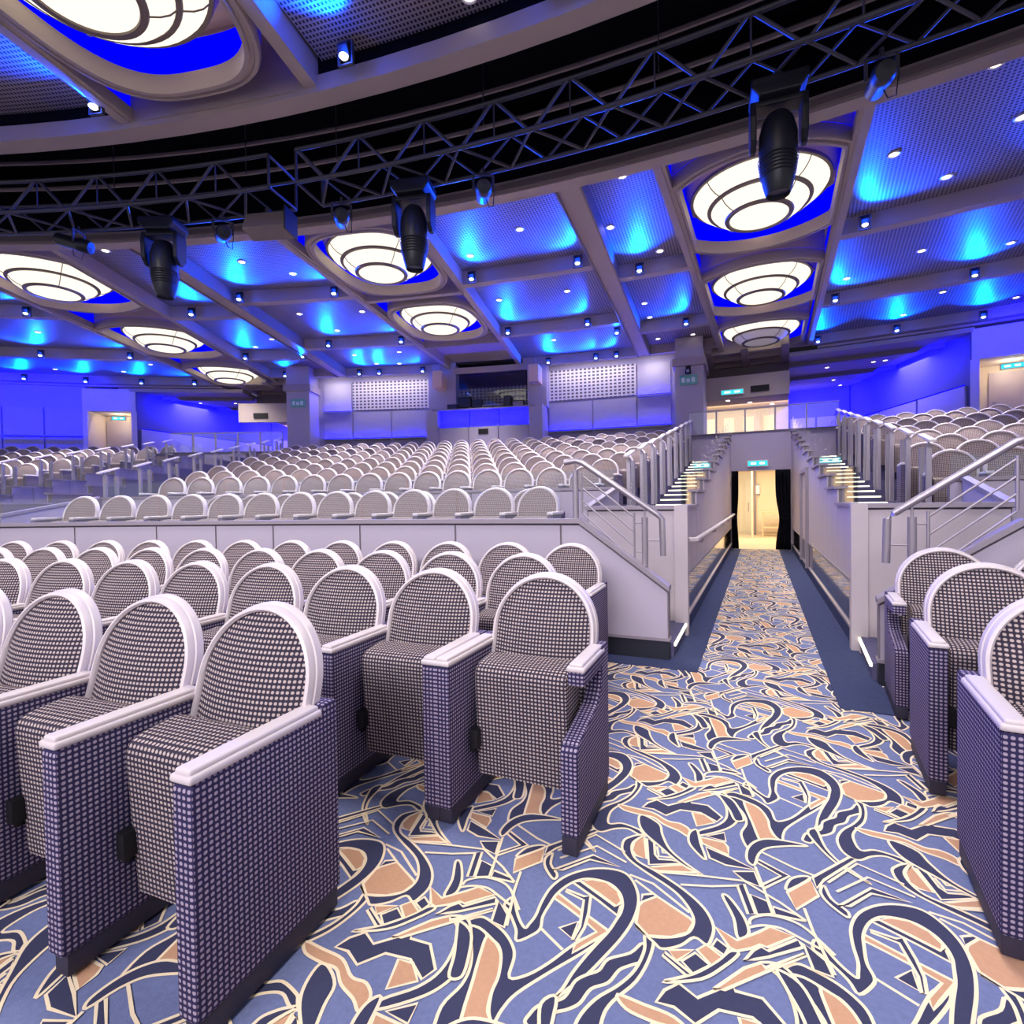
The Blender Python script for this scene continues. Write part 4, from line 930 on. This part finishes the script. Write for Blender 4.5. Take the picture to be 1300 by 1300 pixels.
# ------------------------------------------------------------------ downlights
def make_down():
    t = bpy.data.objects.new('downlight', None); COL.objects.link(t)
    obj('trim_ring', MB().lathe([(.055,0),(.075,-.012),(.085,0),(.085,.02)], 16), M['rim'], t, True)
    obj('lamp', MB().disc(.055, -.004, 14), M['down'], t)
    return t
dn0 = make_down()
DN = [(21.6,8.2),(25.83,6.1),(26.48,3.52),(24.94,10.4),(26.34,9.4),(27.6,10.9),(26.23,18.28),(27.3,19.86),(24.93,20.1),(26.23,21.16),(30.1,19.88),(30.69,22.51),(30.85,17.6),(33.02,21.12),(34.56,23.71),(34.42,20.03),(25.78,-6.2),(26.42,-4.66),(28.63,-6.8),(30.5,-10.08),(31.2,-11.6),(28.71,-3.6),(29.97,-6.03),(32.34,-6.88),(33.46,-6.3),(33.56,-5.0),(25.12,-11.2),(26.27,-10.4),(28.8,6.55),(28.8,3.3),(32.26,4.5),(30.24,9.6),(31.3,9.6),(33.3,9.61),(33.3,11.3),(29.99,-21.35),(34.28,-24.94),(34.33,-21.51),(33.24,-19.16),(32.24,-4.2)]
DN2 = [(36.05,19.71),(37.4,19.24),(39.4,20.21),(39.7,17.7),(40.6,19.0),(40.9,18.07),(40.9,20.6),(36.05,17.3),(36.05,-20.9),(36.05,-17.4),(40.55,-20.41),(39.83,-18.26),(37.4,-19.5),(40.9,-19.5)]
DN.sort(key=lambda a: a[1]); DN2.sort(key=lambda a: a[1])
first = True
for lst, z, wh in ((DN, 6.128, 'set in the mesh ceiling'), (DN2, 5.615, 'set in the rear soffit')):
    for i, (R, f) in enumerate(lst):
        d = dn0 if first else copy_tree(dn0); first = False
        if z < 6 and any(abs(R-r) < .3 for r in (36.275, 38.475)): R = 37.4
        d.location = P(R, f, z)
        n = ORD[i % 20] if i < 20 else ORD[len(lst)-1-i]
        tag(d, 'tiny round white downlight %s, %s from the %s' % (wh, n, 'left' if i < 20 else 'right'), 'downlight', 'downlights ' + wh)
for R, f in ((25.2, 6), (25.2, -6), (29, 5), (29, -5), (28.5, 10), (32, 6.5), (32, -6.5), (32, 20.5), (31, -20.5), (28, 20.5), (28, -19), (32.5, 0)):
    area_light('downlight_pool', P(R, f, 5.7), P(R-1.5, f, 0), .8, .8, 85, (1, .93, .92), spread=95)
for sg in (1, -1): area_light('soffit_pool', P(37.2, sg*19.4, 5.45), P(37.2, sg*19.4, 0), 2, 1.5, 30, (1, .93, .88))

# ------------------------------------------------------------------ lighting trusses in the dark slot
def truss(f0, f1, label):
    t = thing('lighting_truss', P(22.75, (f0+f1)/2, 5.36), label, 'truss')
    n = int(abs(f1-f0)/1)+2
    for R, z, r in ((22.45, 5.36, .026), (23.02, 5.38, .024), (22.45, 5.76, .026), (23.02, 5.76, .022)):
        obj('chord', MB().tube([P(R, f0+(f1-f0)*i/n, z) for i in range(n+1)], r, 8), M['truss'], t, True, world=True)
    st = 2.2; k = int((f1-f0)/st)
    for i in range(k+1):
        fa = f0+i*st
        if fa > f1: break
        obj('strut', MB().tube([P(22.45, fa, 5.76), P(22.45, fa, 5.36)], .010, 6), M['truss'], t, world=True)
        for d in (-.5, .5):
            fb_ = fa+d*st
            if f0 <= fb_ <= f1:
                obj('brace', MB().tube([P(22.45, fa+.12*d, 5.76), P(22.45, fb_-.18*d, 5.36)], .020, 6), M['truss'], t, world=True)
                obj('brace', MB().tube([P(23.02, fa, 5.38), P(22.45, fb_, 5.36)], .018, 6), M['truss'], t, world=True)
                obj('brace', MB().tube([P(23.02, fa, 5.76), P(23.02, fb_, 5.38)], .016, 6), M['truss'], t, world=True)
    for fe in (f0, f1):
        for a, b in (((22.45,5.36),(22.45,5.76)), ((22.45,5.36),(23.02,5.38)), ((23.02,5.38),(23.02,5.76)), ((22.45,5.76),(23.02,5.76))):
            obj('end_frame', MB().tube([P(a[0],fe,a[1]), P(b[0],fe,b[1])], .018, 6), M['truss'], t, world=True)
    for i in range(int((f1-f0)/5)+1):
        fe = f0+1+i*5
        if fe < f1: obj('hanger', MB().tube([P(22.73,fe,5.76), P(22.73,fe,7.05)], .008, 5), M['truss'], t, world=True)
truss(-17, .35, 'grey lighting truss at the left of the dark ceiling slot')
truss(1.35, 30, 'grey lighting truss at the right of the dark ceiling slot')
for R, z in ((23.2, 6.5), (23.5, 6.3), (22.7, 6.6)):
    obj('service_pipe', MB().tube([P(R, -16+i*2.0, z) for i in range(24)], .03, 6), M['beam_dark'], ceil)

def make_head():
    t = bpy.data.objects.new('moving_head_light', None); COL.objects.link(t)
    obj('base', MB().prism([(-.22,.16),(.22,.16),(.22,.08),(.16,0),(-.16,0),(-.22,.08)], -.16, .16, axis=1, b=.015), M['headblk'], t)
    obj('clamp', MB().box(-.12, .12, -.03, .03, .16, .22), M['truss'], t)
    for s in (-1, 1):
        obj('yoke_arm', MB().prism([(-.09,.0),(.09,.0),(.11,-.14),(.10,-.34),(.03,-.42),(-.03,-.42),(-.10,-.34),(-.11,-.14)], s*.175, s*.225, b=.012), M['headblk'], t)
    obj('yoke_bridge', MB().bbox(-.225, .225, -.09, .09, -.05, .0, .012), M['headblk'], t)
    hd = obj('head', MB().lathe([(0,-.10),(.09,-.11),(.125,-.17),(.15,-.28),(.155,-.42),(.145,-.58),(.125,-.72),(.10,-.82),(.095,-.83),(.085,-.80),(0,-.79)], 24), M['headblk'], t, True)
    for k in range(6): obj('cooling_fin', MB().lathe([(.158-.004*k, -.50-.03*k), (.163-.004*k, -.507-.03*k), (.158-.004*k, -.514-.03*k)], 24), M['headblk'], hd)
    obj('front_lens', MB().disc(.085, -.80, 20), M['screen'], hd)
    return t
h0 = make_head()
for i, (f, wh) in enumerate(((-4.55, 'hanging at the left of the truss'), (4.8, 'hanging in front of the middle ceiling light'), (15.1, 'hanging in front of the ceiling light above the passage'))):
    h = h0 if i == 0 else copy_tree(h0)
    h.scale = (1.12, 1.12, 1.06); h.location = P(22.9, f, 5.18); h.rotation_euler = (0, 0, -f*D2R+.12)
    tag(h, 'black moving head stage light ' + wh, 'stage light', 'moving head lights')
def make_par():
    t = bpy.data.objects.new('profile_spotlight', None); COL.objects.link(t)
    b = MB().lathe([(0,-.30),(.075,-.30),(.085,-.28),(.085,-.02),(.10,0),(.10,.10),(.08,.16),(0,.17)], 16)
    R = Matrix.Rotation(math.radians(105), 4, 'X')
    b.v = [tuple(R @ Vector(v)) for v in b.v]
    bo = obj('barrel', b, M['headblk'], t, True)
    l = MB().disc(.07, -.305, 16); l.v = [tuple(R @ Vector(v)) for v in l.v]
    obj('front_glass', l, M['steel'], bo)
    y = MB()
    for s in (-1, 1): y.bar((s*.12, 0, 0), (s*.12, 0, .18), .012, .03)
    y.bar((-.126, 0, .18), (.126, 0, .18), .03, .012)
    obj('yoke', y, M['truss'], t)
    obj('clamp', MB().tube([(0,0,.18),(0,0,.26)], .02, 6), M['truss'], t)
    obj('cable', MB().tube([(.0,.1,.05),(.07,.12,-.12),(.12,.05,-.16),(.13,0,.0),(.1,0,.15)], .006, 5), M['vent'], t, True)
    return t
p0 = make_par()
for i, (f, rz, wh) in enumerate(((-7.9, 1.9, 'pointing left under the left end of the truss'), (-2.35, .8, 'between the left moving head and the flood'), (2.15, .5, 'at the left end of the right truss'), (7.1, .3, 'right of the middle moving head'), (17.2, -.2, 'at the upper right under the truss'))):
    p = p0 if i == 0 else copy_tree(p0)
    p.location = P(22.95, f, 5.14); p.rotation_euler = (0, 0, rz)
    tag(p, 'dark profile spotlight ' + wh, 'stage light', 'profile spotlights')
fl = thing('flood_light', P(22.9, -.5, 5.16), 'wide dark flood light hanging at the gap between trusses', 'stage light', rz=.1)
obj('body', MB().prism([(-.15,-.10),(.12,-.16),(.18,.04),(-.05,.14)], -.30, .30, b=.015), M['beam_dark'], fl)
obj('hanger', MB().box(-.03, .03, -.03, .03, .1, .2), M['truss'], fl)
obj('side_plate', MB().box(.30, .32, -.16, .17, -.15, .16), M['headblk'], fl)

# ------------------------------------------------------------------ theatre seats
def arch(w_, zb, zc, n):
    pts = [(-w_, zb)]
    for i in range(n+1):
        a = math.pi-math.pi*i/n; pts.append((w_*math.cos(a), zc+w_*math.sin(a)))
    pts.append((w_, zb)); return pts
def tilt_y(z): return -.135+(z-.45)*.28
def back_mesh(w_=.238, n=24, rings=4, bulge=.05):
    out = arch(w_, .44, .744, n); c = (0, .70); vs_ = []; fs = []; m_ = len(out)
    for r in range(rings):
        t = 1-r/rings
        for x, z in out:
            X = c[0]+(x-c[0])*t; Zz = c[1]+(z-c[1])*t
            vs_.append((X, tilt_y(Zz)-bulge*(1-t**2.2)-.012, Zz))
    vs_.append((0, tilt_y(c[1])-bulge-.012, c[1]))
    for r in range(rings-1):
        for i in range(m_):
            j = (i+1) % m_; fs.append((r*m_+i, r*m_+j, (r+1)*m_+j, (r+1)*m_+i))
    for i in range(m_): fs.append(((rings-1)*m_+i, (rings-1)*m_+(i+1) % m_, len(vs_)-1))
    b0 = len(vs_)
    for x, z in out: vs_.append((x, tilt_y(z)+.03, z))
    for i in range(m_): fs.append((i, b0+i, b0+(i+1) % m_, (i+1) % m_))
    fs.append(tuple(b0+i for i in range(m_)))
    return MB().add(vs_, [tuple(reversed(f)) for f in fs])
def rim_mesh(n=24, prof=None, w_=.237):
    prof = prof or [(0,-.024),(.008,-.034),(.018,-.030),(.022,-.014),(.0215,-.004),(.026,.0),(.027,.026),(.020,.034),(0,.034)]
    vs_ = []; fs = []; k = len(prof); path = []
    path.append(((-w_, .56), (-1, 0)))
    for i in range(n+1):
        a = math.pi-math.pi*i/n; path.append(((w_*math.cos(a), 0.742+w_*math.sin(a)), (math.cos(a), math.sin(a))))
    path.append(((w_, .56), (1, 0)))
    for (x, z), (nx, nz) in path:
        for r, d in prof:
            X, Zz = x+nx*(r-.006), z+nz*(r-.006); vs_.append((X, tilt_y(Zz)+d, Zz))
    for i in range(len(path)-1):
        for q in range(k): fs.append((i*k+q, (i+1)*k+q, (i+1)*k+(q+1) % k, i*k+(q+1) % k))
    fs.append(tuple(reversed(range(k)))); fs.append(tuple((len(path)-1)*k+q for q in range(k)))
    return MB().add(vs_, fs)
PITCH_S = .556
PX = PITCH_S/2
PANEL = [(-.52,.075),(-.52,.655),(-.505,.672),(-.075,.672),(-.06,.70),(-.005,.70),(0,.69),(0,.075)]
CUT = [(-.50,.075),(-.50,.395),(-.47,.425),(-.20,.475),(-.14,.52),(-.12,.58),(-.12,.69),(-.10,.70),(-.005,.70),(0,.69),(0,.075)]
def add_side(t, x, near, cut=False):
    if near:
        obj('arm_panel', MESH['cut' if cut else 'panel'], None, t).location = (x, 0, 0)
        obj('panel_base', MESH['pbase'], None, t).location = (x, 0, 0)
        a = obj('armrest', MESH['arm_cut' if cut else 'arm'], None, t); a.location = (x, 0, 0)
        if cut: obj('arm_block', MESH['arm_block'], None, t).location = (x, 0, 0)
    else:
        obj('arm_panel', MESH['fpanel'], None, t).location = (x, 0, 0)
        obj('armrest', MESH['farm'], None, t).location = (x, 0, 0)
def mk(name, mb, m_, smooth=True, uv=False):
    me = mb.mesh(name, smooth, uv); me.materials.append(M[m_]); return me
MESH = {}
MESH['back'] = mk('back_cushion', back_mesh(), 'fabric', uv=True)
MESH['rim'] = mk('back_rim', rim_mesh(), 'rim')
SEATP = [(-.335,.15),(-.362,.59),(-.352,.625),(-.315,.642),(-.20,.655),(-.16,.64),(-.17,.25),(-.22,.15)]
MESH['seat'] = mk('seat', MB().prism(SEATP, -.208, .208, b=.012), 'fabric', uv=True)
MESH['panel'] = mk('arm_panel', MB().prism(PANEL, -.035, .035, b=.010), 'fabric_shaded', uv=True)
MESH['cut'] = mk('arm_panel', MB().prism(CUT, -.035, .035, b=.010), 'fabric_shaded', uv=True)
MESH['pbase'] = mk('panel_base', MB().bbox(-.03, .03, -.505, -.01, .008, .078, .006), 'base')
MESH['arm'] = mk('armrest', MB().bbox(-.038, .038, -.525, -.07, .668, .690, .010, 3).bbox(-.028, .028, -.518, -.075, .684, .703, .009, 3), 'rim')
MESH['arm_cut'] = mk('armrest', MB().bbox(-.038, .038, -.40, -.07, .668, .690, .010, 3).bbox(-.028, .028, -.393, -.075, .684, .703, .009, 3), 'rim')
MESH['arm_block'] = mk('arm_block', MB().bbox(-.035, .035, -.395, -.11, .612, .672, .012), 'fabric_shaded', uv=True)
MESH['latch'] = mk('latch', MB().bbox(-.018, .018, -.385, -.33, .28, .36, .006).bbox(-.03, -.01, -.36, -.30, .25, .33, .006), 'latch')
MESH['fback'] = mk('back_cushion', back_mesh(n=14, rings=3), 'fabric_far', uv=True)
MESH['frim'] = mk('back_rim', rim_mesh(14, [(0,-.026),(.018,-.034),(.028,-.014),(.030,.026),(0,.034)]), 'rim')
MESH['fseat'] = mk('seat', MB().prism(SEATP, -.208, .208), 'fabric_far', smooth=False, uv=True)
MESH['fpanel'] = mk('arm_panel', MB().prism([(-.50,.004),(-.50,.66),(-.06,.672),(0,.70),(0,.004)], -.035, .035), 'fabric_shaded', smooth=False, uv=True)
MESH['farm'] = mk('armrest', MB().bbox(-.038, .038, -.505, -.07, .668, .703, .008, 1), 'rim')
def make_seat(near):
    t = bpy.data.objects.new('theatre_seat', None); COL.objects.link(t); t.empty_display_size = .1
    obj('back_cushion', MESH['back' if near else 'fback'], None, t)
    obj('back_rim', MESH['rim' if near else 'frim'], None, t)
    obj('seat', MESH['seat' if near else 'fseat'], None, t)
    if near:
        obj('latch', MESH['latch'], None, t).location = (-.205, 0, 0)
    add_side(t, -PX, near)
    return t
near0 = make_seat(True); far0 = make_seat(False); used = {'n': False, 'f': False}
def place(kind, R, f, z, label, group, end_side=0, cut=False):
    """end_side=1: last seat of the row on the positive side, closes with its own arm panel"""
    src = near0 if kind == 'n' else far0
    t = copy_tree(src)
    t.location = P(R, f, z); t.rotation_euler = (0, 0, -f*D2R)
    tag(t, label, 'theatre seat', group)
    if end_side: add_side(t, PX-(.018 if kind == 'n' else 0), kind == 'n', cut)
    return t
ZC = .006
# front stalls left of the passage: rows counted from the stage
def deg(R): return PITCH_S/(R*D2R)
LEFT_ROWS = [(18.40, 10.04, 9), (19.42, 10.31, 11), (20.30, 10.78, 12), (21.16, 10.98, 13)]
for r, (R, f0, n) in enumerate(LEFT_ROWS):
    for i in range(n):
        f = f0-deg(R)*i*1.01
        lab = 'grey checked theatre seat, %s from the passage in stalls row %s left of it' % (ORD[i if r != 1 else i+1], NUM[r])
        place('n', R, f, ZC, lab, 'front stalls seats left of the passage', 1 if i == 0 else 0)
place('n', 19.42, 12.12, ZC, 'checked theatre seat with cut-away arm standing out at the passage in stalls row two', 'front stalls seats left of the passage', 1, True)
RIGHT_ROWS = [(19.55, 3), (20.5, 4), (21.42, 5)]
for r, (R, n) in enumerate(RIGHT_ROWS):
    for i in range(n):
        f = 16.78+math.degrees((PX+.035)/R)+deg(R)*i*1.01
        lab = 'grey checked theatre seat, %s from the passage in stalls row %s right of it' % (ORD[i], NUM[r])
        t = place('n', R, f, ZC, lab, 'front stalls seats right of the passage', 1 if i == n-1 else 0)
        if r == 2 and i == 0:
            for c in list(t.children):
                if c.name.startswith('arm_panel') or c.name.startswith('panel_base') or c.name.startswith('armrest'): bpy.data.objects.remove(c)
            add_side(t, -PX, True, True)
# two rows on the first platform behind the parapet
for r, (R, n, sh) in enumerate(((22.95, 13, 0), (23.85, 12, .5))):
    for i in range(n):
        f = (i-(n-1)/2)*deg(R)*1.005 + .35
        lab = 'grey theatre seat, %s from the right in platform row %s behind the parapet' % (ORD[n-1-i], NUM[r])
        place('f', R, f, .53, lab, 'seats on the platform behind the parapet', 1 if i == n-1 else 0)
# upper centre block
for k in range(NK):
    R = Rk(k); e = phi_at(R, -1.22)*D2R*R-.31
    n = int(2*e/PITCH_S+1.15)
    if (n % 2) != ((k+1) % 2): n -= 1
    for i in range(n):
        f = (i-(n-1)/2)*deg(R)
        lab = 'grey theatre seat, %s from the left in upper centre block row %s' % (ORD[i], NUM[k])
        place('f', R, f, Zk(k), lab, 'upper centre block seats', 1 if i == n-1 else 0)
# upper side blocks
for sg, nm, lim in ((1, 'right', 23.6), (-1, 'left', 26.5)):
    for k in range(NK):
        R = Rk(k); base = phi_at(R, 2.33)+math.degrees(.33/R); f0 = 19.32-.3*k; i = 0
        while f0 < base-.2: f0 += deg(R)
        l_ = lim if sg > 0 else min(27.5, 24+k*.5)
        if sg > 0: l_ = min(lim, 21.6+k*.42)
        while True:
            f = f0+deg(R)*i
            if f > l_: break
            lab = 'grey theatre seat, %s from its aisle in upper %s block row %s' % (ORD[i], nm, NUM[k])
            t = place('f', R, sg*f, Zk(k), lab, 'upper %s block seats' % nm, 1 if (i == 0) == (sg < 0) and (sg < 0 or f+deg(R) > l_) else 0)
            i += 1
for proto in (near0, far0):
    for c in list(proto.children): bpy.data.objects.remove(c)
    bpy.data.objects.remove(proto)
